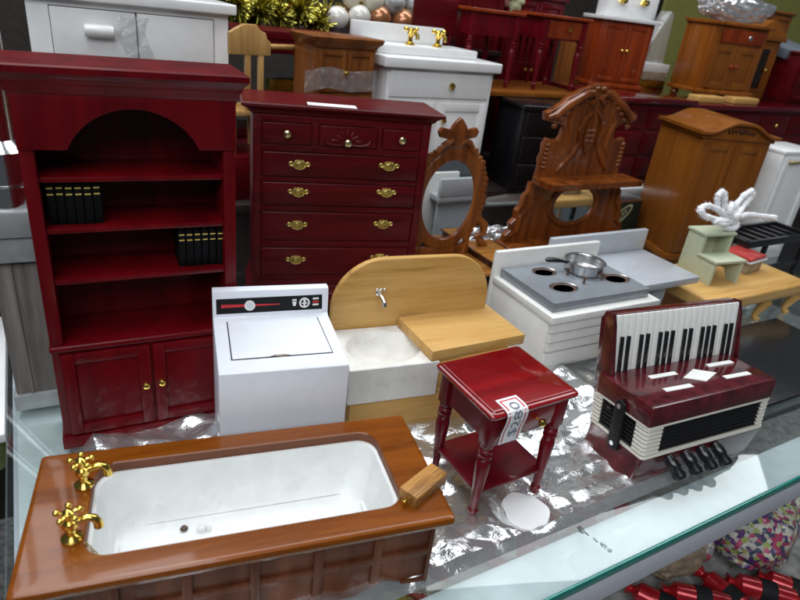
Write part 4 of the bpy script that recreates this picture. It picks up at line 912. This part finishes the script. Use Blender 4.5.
# brown cupboard with clear tape
am = thing('cupboard', 'small mid-brown cupboard bound with clear tape behind the dresser', 'cupboard', UV(7.75, 31.5, ZR), 38)
b = B(); b.box(0, 5.2, 0.1, 3.4, 0, 11.5, 0.04); b.build('body', m_arm, am)
b = B(); corn(b, 0, 5.2, 0, 3.4, [(0.02, 11.3), (0.1, 11.5), (0.35, 11.75), (0.42, 12.0), (0.3, 12.08)]); b.build('cornice', m_arm, am)
d = panel_door(am, 0.35, 2.6, 8.2, 11.1, -0.1, m_arm, 0.35); knob(d, 2.5, -0.1, 9.6, 0.2); panel_door(am, 2.7, 4.95, 8.2, 11.1, -0.1, m_arm, 0.35)
for x0, x1 in ((0.35, 2.6), (2.7, 4.95)):
    d = drawer(am, x0, x1, 6.6, 7.9, 0.0, m_arm, 0.15, 0.06); b = B(); b.tube([((x0+x1)/2-0.6, -0.1, 7.1), ((x0+x1)/2-0.3, -0.12, 7.45), ((x0+x1)/2+0.3, -0.12, 7.45), ((x0+x1)/2+0.6, -0.1, 7.1)], 0.07, 6); b.build('moulding', m_arm, d)
b = B(); t = bmesh.new(); rows = []
for i in range(25):
    x = -0.9+6.1*i/24; z_ = 8.35+0.12*math.sin(x*1.3); rows.append([t.verts.new((x, -0.25-0.08*noise.noise(Vector((x*1.2, k, 0))), z_+0.25*k+0.05*math.sin(x*2+k))) for k in range(7)])
for i in range(24):
    for k in range(6): t.faces.new((rows[i][k], rows[i+1][k], rows[i+1][k+1], rows[i][k+1]))
b.add(t); b.build('clear_tape', m_wrap, am)
# big white dresser at top left
tl = thing('white_dresser', 'large white dresser with a rounded pull behind the red bookcase', 'dresser', (-25.35, 41.42, ZR), 30.4)
b = B(); b.box(-0.4, 12.25, 0.1, 5, 0, 12.6, 0.05); b.build('body', m_white, tl)
b = B(); b.box(-0.9, 12.75, -0.5, 5.2, 12.6, 13.3, 0.12, seg=3); b.build('top', m_white, tl)
b = B(); b.box(0.86, 11.19, 0.02, 0.12, 8.45, 12.2, 0, m_dark); b.box(0.9, 6.0, -0.1, 0.1, 8.5, 12.15, 0.05, m_white); b.box(6.1, 11.15, -0.1, 0.1, 8.5, 12.15, 0.05, m_white); b.build('drawer', m_white, tl)
b = B(); b.lathe([(0.0, 2.75), (0.36, 2.8), (0.4, 2.95), (0.4, 4.4), (0.36, 4.55), (0, 4.6)], (0, -0.45, 10.9), 16, None, 'x'); b.box(2.9, 4.5, -0.45, -0.1, 10.85, 11.0, 0.02); b.build('pull', m_white, tl)
b = B(); t = bmesh.new(); rows = []
for i in range(13):
    rows.append([t.verts.new((5.0+0.15*i+0.3*math.sin(k*0.7), -0.2-0.12*abs(noise.noise(Vector((i*0.5, k*0.5, 3)))), 8.2+0.42*k)) for k in range(10)])
for i in range(12):
    for k in range(9): t.faces.new((rows[i][k], rows[i+1][k], rows[i+1][k+1], rows[i][k+1]))
b.add(t); b.build('clear_tape', m_wrap, tl)
# pine chair
pc_ = thing('pine_chair', 'pale pine toy chair with a scalloped top rail behind the dresser', 'chair', UV(2.0, 32.6, 8.2), 40)
bs2 = B(); bs2.box(-0.6, 4.6, -0.6, 5, 0, 3.28, 0.05); o = bs2.build('wooden_crate', m_mahog); tag(o, 'dark red wooden box carrying the pine chair behind the dresser', 'box', loc=UV(2.0, 32.6, ZR), yaw=40)
b = B(); b.prism([(-0.1, 7.0), (3.0, 7.0), (3.0, 7.9), (2.75, 8.1), (2.6, 8.5), (2.2, 8.65), (1.9, 9.0), (1.0, 9.0), (0.3, 8.65), (-0.1, 8.4)], 'xz', 0, 0.5, 0.1); b.build('top_rail', m_pinez, pc_)
for x in (1.1, 2.1): 
    b = B(); b.box(x, x+0.4, 0.05, 0.4, 3.2, 7.1, 0.06); b.build('spindle', m_pinez, pc_)
b = B(); b.box(-0.1, 3.1, 0, 3.4, 2.8, 3.2, 0.1); b.build('seat', m_pinez, pc_)
for x, y in ((0.2, 0.2), (2.8, 0.2), (0.2, 3.1), (2.8, 3.1)):
    b = B(); b.lathe([(0.16, 0), (0.22, 1.4), (0.18, 2.81)], (x, y, 0), 10); b.build('leg', m_pinez, pc_)
b = B(); b.tube([(2.9, 0.3, 7.6), (6.2, 2.0, 7.5)], 0.2, 10); b.build('arm_rail', m_pinez, pc_)
# maroon console behind
mc = thing('maroon_console', 'long maroon console table behind the pine chair', 'console', UV(-2, 38.6, ZR), 32.4)
b = B(); b.box(0, 17, 0, 6, 11.0, 11.6, 0.08); b.box(0.2, 16.8, 0.2, 5.8, 9.9, 11.0, 0.03); b.build('top', m_mahog, mc)
for x in (0.4, 16.2): 
    b = B(); b.box(x, x+0.6, 0.3, 5.7, 0, 9.9, 0.05); b.build('leg', m_mahog, mc)
b = B(); b.box(0.9, 16.3, 0.4, 5.6, 3.0, 3.5, 0.03); b.build('shelf', m_mahog, mc)
for k, (x, w, h, m, nm, lb) in enumerate(((7.4, 1.2, 3.0, paint('teal_card', (0.03, 0.42, 0.34), 0.4), 'teal_packet', 'small teal packet on the maroon console shelf'),
                                         (9.0, 3.4, 4.2, m_gold, 'gold_packet', 'crumpled gold packet on the maroon console shelf'),
                                         (12.6, 2.4, 2.2, m_black, 'black_carton', 'small black carton on the maroon console shelf'))):
    b = B(); t = bmesh.new(); bmesh.ops.create_cube(t, size=1, matrix=Matrix.Translation((w/2, 0.6, h/2)) @ Matrix.Diagonal((w, 1.2, h, 1))); bmesh.ops.subdivide_edges(t, edges=t.edges, cuts=6, use_grid_fill=True)
    for v in t.verts: v.co += Vector((0.12, 0.2, 0.12))*noise.noise(v.co*1.1+Vector((k*3, 0, 0)))
    b.add(t); tag(b.build(nm, m, None, 30), lb, 'packet', loc=UV(-2+x, 39.2, ZR+3.6), yaw=32.4)
# black chest
kc = thing('black_chest', 'black lacquered chest of drawers behind the carved sideboard', 'chest', (8.9, 56.4, ZR), 22)
b = B(); b.box(0, 7.6, 0.1, 5, 0, 7.5, 0.05); b.build('body', m_black, kc)
b = B(); b.box(-0.25, 7.85, -0.25, 5.1, 7.5, 7.9, 0.08, seg=3); b.build('top', m_black, kc)
for z0, z1 in ((5.4, 7.2), (2.9, 5.1), (0.5, 2.6)):
    d = drawer(kc, 0.35, 7.25, z0, z1, 0.0, m_black, 0.15, 0.1); knob(d, 3.9, -0.06, (z0+z1)/2, 0.2, m_steel)
# plank, red tables, spindle chair
pk = B(); pk.box(0, 19.5, 0, 8.5, 0, 0.45, 0.06); tag(pk.build('wooden_plank', m_ward), 'tan wooden plank lying on the black chest under the red tables', 'plank', loc=UV(23.3, 34.6, ZR+7.92), yaw=32.4)
for u in (24.4, 38.0):
    pl_ = B(); pl_.box(0, 3.6, 1.0, 6.5, 0, 7.88, 0.05); tag(pl_.build('support_box', m_tier), f'dark box {"behind the black chest" if u < 30 else "behind the carved crown"} holding up the tan plank', 'box', loc=UV(u, 36.6, ZR), yaw=32.4)
ZP = ZR+7.92+0.455
def red_table(u, v, w, h, d_, label, dx0, with_drawer=True):
    r = thing('red_table', label, 'table', UV(u, v, ZP), 32.4, 'dark red tables on the tan plank')
    b = B(); b.box(-0.3, w+0.3, -0.3, d_+0.3, h-0.3, h, 0.08, seg=3); b.build('tabletop', m_redbr, r)
    b = B(); b.box(0.1, w-0.1, 0.1, d_, h-2.2, h-0.3, 0.03); b.build('apron', m_nightd, r)
    if with_drawer:
        q_ = drawer(r, dx0, w-0.7, h-2.05, h-0.45, 0.05, m_redbr, 0.12, 0.06); knob(q_, (dx0+w-0.7)/2+0.3, 0.0, h-1.15, 0.24)
    for x in (0.3, w-0.3):
        for y in (0.3, d_-0.3):
            b = B(); b.box(x-0.3, x+0.3, y-0.3, y+0.3, h-2.3, h-0.32, 0.05); turned_leg(b, x, y, 0, h-2.25, 0.34); b.build('leg', m_nightd, r)
red_table(33.0, 36.4, 5.6, 6.9, 4.6, 'dark red side table with a drawer, next to the red-brown cupboard', 0.7)
red_table(24.6, 36.6, 5.6, 6.7, 4.6, 'dark red table without a drawer, behind the white kitchen cabinet', 0.7, False)
cs = thing('spindle_chair', 'dark red chair with a spindle back behind the red tables', 'chair', UV(33.9, 41.9, ZP), 32.4)
b = B(); b.box(0, 3.4, 0, 0.4, 5.0, 6.0, 0.1); b.build('top_rail', m_nightd, cs)
for k in range(4): 
    b = B(); b.lathe([(0.14, 2.0), (0.2, 3.0), (0.12, 3.5), (0.2, 4.2), (0.14, 5.05)], (0.4+0.87*k, 0.2, 0), 8); b.build('spindle', m_nightd, cs)
b = B(); b.box(0, 3.4, -0.2, 0.6, 1.7, 2.05, 0.05); b.build('seat', m_nightd, cs)
for x in (0.3, 3.1): 
    b = B(); b.lathe([(0.16, 0), (0.2, 1.71)], (x, 0.2, 0), 8); b.build('leg', m_nightd, cs)
sd = thing('dark_chair', 'dark mahogany chair back with spindles behind the white cabinet', 'chair', UV(19.8, 38.6, ZR), 32.4)
b = B(); b.box(0, 4.6, 0, 0.5, 12.6, 15.4, 0.15); b.build('top_rail', m_mahog, sd)
for k in range(5): 
    b = B(); b.lathe([(0.16, 9), (0.24, 10.2), (0.14, 11.2), (0.22, 12), (0.15, 12.65)], (0.4+0.95*k, 0.25, 0), 8); b.build('spindle', m_mahog, sd)
b = B(); b.box(0, 4.6, 0, 4, 8.5, 9.05, 0.1); b.build('seat', m_mahog, sd)
for x in (0.3, 4.3):
    for y in (0.3, 3.7): b = B(); b.lathe([(0.25, 0), (0.3, 8.55)], (x, y, 0), 8); b.build('leg', m_mahog, sd)
# dark red chests (second row)
ca_ = thing('low_chest', 'dark red chest behind the wardrobe, supporting the red-brown cupboard', 'chest', UV(39.0, 32.2, ZR), 30)
b = B(); b.box(0, 13, 0.1, 9, 0, 8.2, 0.05); b.build('body', m_mahog, ca_)
b = B(); b.box(-0.3, 13.3, -0.4, 9.2, 8.2, 8.75, 0.12, seg=3); b.build('top', m_mahg, ca_)
for x0, x1 in ((0.4, 6.3), (6.7, 12.6)):
    for z0, z1 in ((5.6, 7.9), (2.9, 5.3), (0.4, 2.6)): d = drawer(ca_, x0, x1, z0, z1, 0.0, m_mahog, 0.15, 0.08); knob(d, (x0+x1)/2, -0.06, (z0+z1)/2, 0.22)
cb = thing('long_sideboard', 'long glossy maroon sideboard behind the wardrobe at right', 'sideboard', UV(53.2, 32.5, ZR), 32.4)
b = B(); b.box(0, 34, 0.1, 9, 0, 7.7, 0.05); b.build('body', m_mahog, cb)
b = B(); b.box(-0.3, 34.3, -0.4, 9.2, 7.7, 8.25, 0.12, seg=3); b.build('top', m_mahg, cb)
for k in range(5): d = drawer(cb, 0.5+6.7*k, 6.7+6.7*k, 4.8, 7.3, 0.0, m_mahog, 0.15, 0.08); knob(d, 3.6+6.7*k, -0.06, 6.0, 0.25)
# red-brown cupboard
rc = thing('red_cupboard', 'red-brown two-door cupboard with a white top board', 'cupboard', (17.82, 72.43, ZR+8.75), 10.6)
b = B(); b.box(0, 5.97, 0.1, 4.87, 0.3, 6.75, 0.04); b.build('body', m_redbr, rc)
b = B(); b.box(-0.25, 6.2, -0.3, 5, 0, 0.45, 0.08); b.build('plinth', m_redbr, rc)
b = B(); b.box(-0.3, 6.4, -0.5, 5.1, 6.75, 7.15, 0.06); b.build('top', m_white, rc)
d = panel_door(rc, 0.35, 2.95, 0.7, 6.45, -0.08, m_redbr, 0.45); knob(d, 2.75, -0.08, 3.9, 0.2); d = panel_door(rc, 3.05, 5.65, 0.7, 6.45, -0.08, m_redbr, 0.45); knob(d, 3.3, -0.08, 3.9, 0.2)
# brown cabinet
br = thing('brown_cabinet', 'orange-brown cabinet with one drawer over two doors, on bun feet', 'cabinet', (31.72, 77.5, ZR+8.25), 23.5)
b = B(); b.box(0, 8.4, 0.1, 4.6, 1.0, 8.2, 0.04); b.build('body', m_brown, br)
b = B(); b.box(-0.3, 8.8, -0.3, 4.8, 0.75, 1.2, 0.1); b.build('base', m_brown, br); b = B(); b.box(-0.3, 8.8, -0.4, 4.8, 8.2, 8.6, 0.1); b.build('top', m_brown, br)
for x in (0.5, 7.9):
    for y in (0.4, 4.0): b = B(); b.lathe([(0.3, 0), (0.55, 0.3), (0.45, 0.76)], (x, y, 0), 12); b.build('foot', m_brown, br)
d = drawer(br, 1.2, 7.9, 6.4, 7.9, -0.1, m_redbr, 0.2, 0.1); knob(d, 5.2, -0.2, 7.1, 0.3, m_steel)
d = panel_door(br, 0.7, 4.15, 1.4, 6.1, -0.1, m_ward, 0.75); knob(d, 3.8, -0.1, 3.9, 0.3, m_redbr); d = panel_door(br, 4.25, 7.8, 1.4, 6.1, -0.1, m_ward, 0.75); knob(d, 4.6, -0.1, 3.9, 0.3, m_redbr)
# longcase clock
ck = thing('longcase_clock', 'light wood longcase clock with a pointed hood and dark glass door', 'clock', UV(70.5, 39.5, ZR+8.25), 24)
b = B(); b.box(0, 5.6, 0.1, 3, 0, 7.2, 0.05); b.build('case', m_ward, ck)
b = B(); b.prism([(-0.6, 7.2), (6.2, 7.2), (5.6, 8.0), (3.2, 9.6), (2.4, 9.6), (0.0, 8.0)], 'xz', -0.3, 3.1, 0.1); b.build('hood', m_ward, ck)
b = B(); b.box(1.2, 4.4, 0.0, 0.12, 0.9, 6.6, 0.03); d = b.build('door', m_ward, ck); b = B(); b.box(1.6, 4.0, -0.06, 0.02, 1.3, 6.2, 0.02); b.build('pane', m_tint, d); knob(d, 4.2, 0.0, 3.6, 0.25)
b = B(); b.lathe([(0.3, 0), (0.2, 0.2), (0.3, 0.5), (0, 0.7)], (2.8, 1.4, 9.6), 10); b.build('finial', m_brass, ck)
for k, u in enumerate((54.8, 61.5)):
    b = B(); b.box(0, 4.6, 0, 1.6, 0, 0.75, 0.15, seg=3); tag(b.build('cream_bar', m_pine), ['cream bar lying under the left front of the brown cabinet', 'cream bar lying under the right front of the brown cabinet'][k], 'bar', loc=UV(u, 33.2, ZR+8.26), yaw=30)
def filler(name, label, cat, u, v, z, w, d, h, m, doors=2, yaw=32.4):
    r = thing(name, label, cat, UV(u, v, z), yaw)
    b = B(); b.box(0, w, 0.1, d, 0, h-0.4, 0.05); b.build('body', m, r)
    b = B(); b.box(-0.25, w+0.25, -0.25, d+0.1, h-0.4, h, 0.1, seg=3); b.build('top', m, r)
    st_ = (w-0.6)/doors
    for k in range(doors): q_ = panel_door(r, 0.3+k*st_+0.05, 0.3+(k+1)*st_-0.05, 0.4, h-0.7, -0.1, m, 0.5); knob(q_, 0.3+k*st_+(st_-0.4 if k % 2 == 0 else 0.4), -0.1, h*0.55, 0.22)
filler('tall_cupboard', 'tall dark red cupboard behind the red tables', 'cupboard', 25.5, 44.2, ZR, 8.5, 5, 17.6, m_mahog)
filler('tall_cupboard', 'tall red-brown cupboard seen between the red tables and the two-door cupboard', 'cupboard', 35.2, 45.0, ZR, 8.0, 5, 17.0, m_nightd)
filler('brown_cupboard', 'walnut cupboard in the gap between the red-brown and orange-brown cabinets', 'cupboard', 50.5, 47.5, ZR, 9.5, 5, 15.2, m_arm)
filler('maroon_cupboard', 'maroon cupboard standing at the far right end of the long sideboard', 'cupboard', 78.2, 36.5, ZR+8.26, 9, 4, 6.4, m_mahog)
b = B(); b.box(0, 9, 0, 1.2, 0, 6.5, 0.1); o = tag(b.build('flat_case', paint('slate_plastic', (0.12, 0.14, 0.17), 0.4, 0.1)), 'flat slate-grey case lying aslant on the maroon cupboard at far right', 'case', loc=UV(77.5, 38.2, ZR+8.26+6.42), yaw=32.4); o.rotation_euler = (R_(-78), 0, R_(32.4))
filler('oak_cupboard', 'amber cupboard behind the longcase clock at the far right', 'cupboard', 80.0, 46.0, ZR, 9, 5, 19.5, m_ward)
# clear acrylic stand, white books
cl_ = B(); cl_.prism([(0, 0), (4.0, 0), (4.0, 0.3), (3.6, 5.6), (3.0, 5.8), (0, 0.6)], 'xz', 0, 1.6, 0.05); tag(cl_.build('acrylic_stand', m_wrap), 'clear acrylic wedge stand left of the orange-brown cabinet', 'stand', loc=UV(53.6, 41.5, 16.3), yaw=32.4)
for k, (z, m) in enumerate(((13.2, m_gold), (14.4, m_kraft), (15.3, m_white))):
    b = B(); b.box(0, 5.2, 0, 3, 0, 1.0 if k else 1.15, 0.04); tag(b.build('flat_box', m), ['flat gold box at the bottom of the pile left of the brown cabinet', 'flat brown box in the middle of the pile left of the brown cabinet', 'flat white box topping the pile left of the brown cabinet'][k], 'box', loc=UV(53.4, 41.2, z), yaw=32.4)
ped_ = B(); ped_.box(0, 6, 0, 4, 0, 4.0, 0.05); tag(ped_.build('maroon_box', m_mahog), 'maroon box under the pile of flat boxes', 'box', loc=UV(52.8, 41.0, 13.66-4.5), yaw=32.4)
# white basin with gold taps, top edge of the picture
wb2 = thing('white_basin', 'white washstand with gold taps on the red-brown cupboard', 'washstand', (18.3, 74.3, ZR+8.75+7.154), 14)
b = B(); b.box(0, 6.0, 0, 2.4, 0, 2.6, 0.1); b.build('body', m_white, wb2)
for x in (1.6, 4.2): b = B(); b.lathe([(0.4, -0.1), (0.3, -0.3), (0.3, -0.7), (0, -0.75)], (x, 0, 1.6), 10, None, 'y'); b.tube([(x, -0.6, 1.6), (x-0.5, -0.7, 1.9), (x-0.7, -0.7, 1.4)], 0.16); b.build('gold_tap', m_brass, wb2)
# baubles
bm_ = {'pearl': paint('pearl_bauble', (0.62, 0.60, 0.55), 0.18, 0.05, 0.8), 'copper': paint('copper_bauble', (0.42, 0.17, 0.07), 0.22, 0.1, 0.7, metallic=0.5), 'silver': paint('silver_glitter', (0.55, 0.56, 0.56), 0.5, 0.4, metallic=0.6, bs=2.0), 'cream': paint('cream_bauble', (0.60, 0.56, 0.44), 0.3, 0.05, 0.5)}
sup = B(); sup.loops([rrect(-1.2, 12.6, -0.9, 3.2, 0.8, z, 4) for z in (0, 0.9)] + [rrect(-1.0, 12.4, -0.7, 3.0, 0.8, 0.9, 4), rrect(-1.0, 12.4, -0.7, 3.0, 0.8, 0.2, 4)], None, True, True, True)
tag(sup.build('bauble_tray', m_tier), 'dark tray holding the baubles behind the white kitchen cabinet', 'tray', loc=UV(15.6, 44.4, 16.01), yaw=32.4)
bl = [('pearl', -0.6, 0, 0.6), ('pearl', 1.6, -0.2, 0.9), ('copper', 3.9, 0.2, 1.0), ('copper', 6.4, -0.1, 0.9), ('cream', 8.6, -0.1, 0.8), ('pearl', 7.3, 0.9, 0.3), ('cream', 3.2, 0.6, 2.4), ('silver', 5.4, 0.4, 2.5), ('silver', 8.2, 0.5, 2.6), ('silver', 10.4, 0.6, 2.2), ('cream', 10.1, 0.1, 2.9), ('copper', 0.2, 1.0, 0.4), ('copper', 9.9, 0.9, 0.8), ('pearl', 2.6, 1.2, 0.2), ('cream', 1.4, 0.8, 2.5)]
BW = ['far left of the heap', 'second from left at the bottom', 'bottom middle-left of the heap', 'bottom middle above the left gold tap', 'bottom right above the right gold tap', 'small gap between the two taps', 'upper row left of the silver ones', 'left of the three', 'middle of the three', 'rightmost of the three', 'top right of the heap', 'tucked low at the left end', 'tucked low at the right end', 'half hidden at the back left', 'upper left of the heap']
for k, (c, x, y, z) in enumerate(bl):
    t = thing('bauble', f'{c} bauble behind the white kitchen cabinet, {BW[k]}', 'bauble', UV(16.0+x, 45.2+y, 16.4+z+0.6), 0, 'baubles behind the white cabinet')
    b = B(); b.ball((0, 0, 0), 1.18 if c != 'pearl' else 1.1, 24); b.build('ball', bm_[c], t)
    b = B(); b.lathe([(0.25, 1.08), (0.25, 1.35), (0.1, 1.4), (0, 1.41)], (0, 0, 0), 10); b.build('cap', m_brass, t)
# tinsel
b = B(); ctrs = [Vector((4.6+0.12*i, 45.5+0.6*math.sin(i*0.4), 17.6+0.6*math.sin(i*0.23))) for i in range(86)]
b.tube([Vector(UV(p.x, p.y, p.z)) for p in ctrs[::4]], 0.1, 6)
for p in ctrs:
    for _ in range(34):
        d_ = Vector((random.gauss(0, 1), random.gauss(0, 1), random.gauss(0, 1))).normalized(); o_ = Vector(UV(p.x, p.y, p.z)); e_ = d_.orthogonal().normalized()*0.06
        L_ = random.uniform(0.8, 1.7); t = bmesh.new(); vv_ = [t.verts.new(o_+e_), t.verts.new(o_-e_), t.verts.new(o_-e_+d_*L_), t.verts.new(o_+e_+d_*L_)]; t.faces.new(vv_); b.add(t)
tag(b.build('tinsel', paint('green_gold_tinsel', (0.40, 0.36, 0.07), 0.25, 0.4, metallic=1.0), None, 0), 'gold tinsel garland heaped left of the baubles', 'tinsel')
# flowers
for k in range(5):
    b = B(); c = Vector(UV(30.6+1.3*k, 45+0.5*(k % 2), 21.0+0.3*(k % 2)))
    for q_ in range(7):
        a = 2*math.pi*q_/7; b.ball((0, 0, 0), 0.55, 8, None, (1, 0.35, 0.7), Matrix.Translation(c+Vector((0.55*math.cos(a), -0.1, 0.55*math.sin(a)))) @ Matrix.Rotation(-a, 4, 'Y'))
    b.tube([c, c+Vector((0, 0.3, -3.8))], 0.12, 6)
    tag(b.build('silk_flower', paint('dusty_pink_silk', (0.42, 0.2, 0.16), 0.7) if k % 2 else cream), ['leftmost cream', 'left dusty pink', 'middle cream', 'right dusty pink', 'rightmost cream'][k]+' silk flower at the top edge above the red tables', 'flower', 'silk flowers above the red tables')
b = B(); t = bmesh.new(); bmesh.ops.create_icosphere(t, subdivisions=5, radius=1)
for v in t.verts: v.co *= 1+0.35*noise.turbulence(v.co*1.6, 3, True)-0.12
b.add(t, None, Matrix.Translation((0, 0, 1.6)) @ Matrix.Diagonal((5.0, 2.0, 1.6, 1))); tag(b.build('plastic_bag', m_film, None, 20), 'crumpled clear plastic bag on top of the orange-brown cabinet', 'plastic bag', loc=(34.6, 80.8, ZR+8.25+8.5), yaw=23)
# crumpled film in front of the rail
b = B(); t = bmesh.new(); bmesh.ops.create_icosphere(t, subdivisions=5, radius=1)
for v in t.verts: v.co *= 1+0.4*noise.turbulence(v.co*1.8+Vector((3, 1, 0)), 3, True)-0.12
b.add(t, None, Matrix.Translation((0, 0, 1.2)) @ Matrix.Diagonal((3.4, 1.2, 1.3, 1))); tag(b.build('plastic_bag', m_film, None, 20), 'crumpled clear plastic bag lying behind the dressing table mirror', 'plastic bag', loc=UV(24.0, 28.2, 0.02), yaw=32)

# ================================================================== LOWER SHELF GOODS
ZL = -13.99
def crumple(name, mat, label, cat, u, v, sx, sy, sz, yaw, seed, group=None):
    b = B(); t = bmesh.new(); bmesh.ops.create_icosphere(t, subdivisions=4, radius=1)
    for w in t.verts:
        n_ = w.co.normalized(); w.co = Vector((math.copysign(abs(n_.x)**0.6, n_.x), math.copysign(abs(n_.y)**0.6, n_.y), math.copysign(abs(n_.z)**0.8, n_.z)))*(0.9+0.22*noise.turbulence(n_*1.7+Vector((seed*3.1, 0, 0)), 3, True))
    zmin = min(w.co.z for w in t.verts)
    b.add(t, None, Matrix.Diagonal((sx, sy, sz, 1)) @ Matrix.Translation((0, 0, -zmin)))
    return tag(b.build(name, mat, None, 30), label, cat, group, UV(u, v, ZL), yaw)
crumple('fabric_bag', m_multi, 'multicoloured patterned bag below the right end of the glass shelf', 'bag', 32.6, 2.0, 4.4, 2.6, 2.2, 50, 1)
crumple('fabric_bag', m_pk[1], 'green and yellow bag at the right end of the lower shelf', 'bag', 42, 1.5, 3.6, 2.4, 2.0, 20, 2)
for k, (u, v) in enumerate(((21.0, 0.6), (23.4, -0.2), (25.8, -1.0), (28.2, -1.8), (30.8, -2.6), (34.5, -3.6))):
    t = thing('cracker', 'shiny red foil roll on the lower shelf, '+['leftmost', 'second from left', 'third from left', 'fourth from left', 'second from right', 'rightmost'][k]+' of the row', 'foil roll', UV(u, v, ZL+0.35*(k % 2)), -28+26*math.sin(k*2.3), 'red foil rolls on the lower shelf')
    b = B(); b.lathe([(0.0, -2.6), (0.5, -2.5), (0.25, -2.1), (0.7, -1.7), (0.76, 0), (0.7, 1.7), (0.25, 2.1), (0.5, 2.5), (0, 2.6)], (0, 0, 0.78), 16, None, 'x'); b.build('wrapper', m_redfoil, t)
    b = B(); b.lathe([(0.77, -0.5), (0.79, -0.5), (0.79, 0.5), (0.77, 0.5)], (0, 0, 0.78), 16, None, 'x'); b.build('band', m_blackm, t)
for k in range(22):
    u = -6+1.45*k+random.uniform(-.4, .4); v = random.choice((8.5, 12.5, 16.5, 20.5)) + random.uniform(-1, 1)
    crumple('sweet_packet', m_pk[k % 3], ['red and cream wrapped packet seen dimly through the glass shelf', 'green and yellow wrapped packet seen dimly through the glass shelf', 'white and pink wrapped packet seen dimly through the glass shelf'][k % 3], 'packet', u, v, random.uniform(1.6, 2.6), random.uniform(1.2, 1.8), random.uniform(.9, 1.6), random.uniform(0, 180), k+3, 'wrapped packets on the lower shelf')
for k, (u, v, m, lb) in enumerate(((24.5, 3.2, m_kraft, 'tan packet under the front edge of the glass shelf'), (27.2, 3.6, m_pk[2], 'white and pink packet under the front edge of the glass shelf'), (38.5, 3.0, m_pk[0], 'red and cream packet at the far right of the lower shelf'))):
    crumple('packet', m, lb, 'packet', u, v, 2.2, 1.6, 1.6, 20+40*k, 60+k)
crumple('cream_packet', m_pk[0], 'cream and maroon packet at the left edge below the glass shelf', 'packet', -17.3, 31, 2.6, 3.0, 3.0, 30, 44)
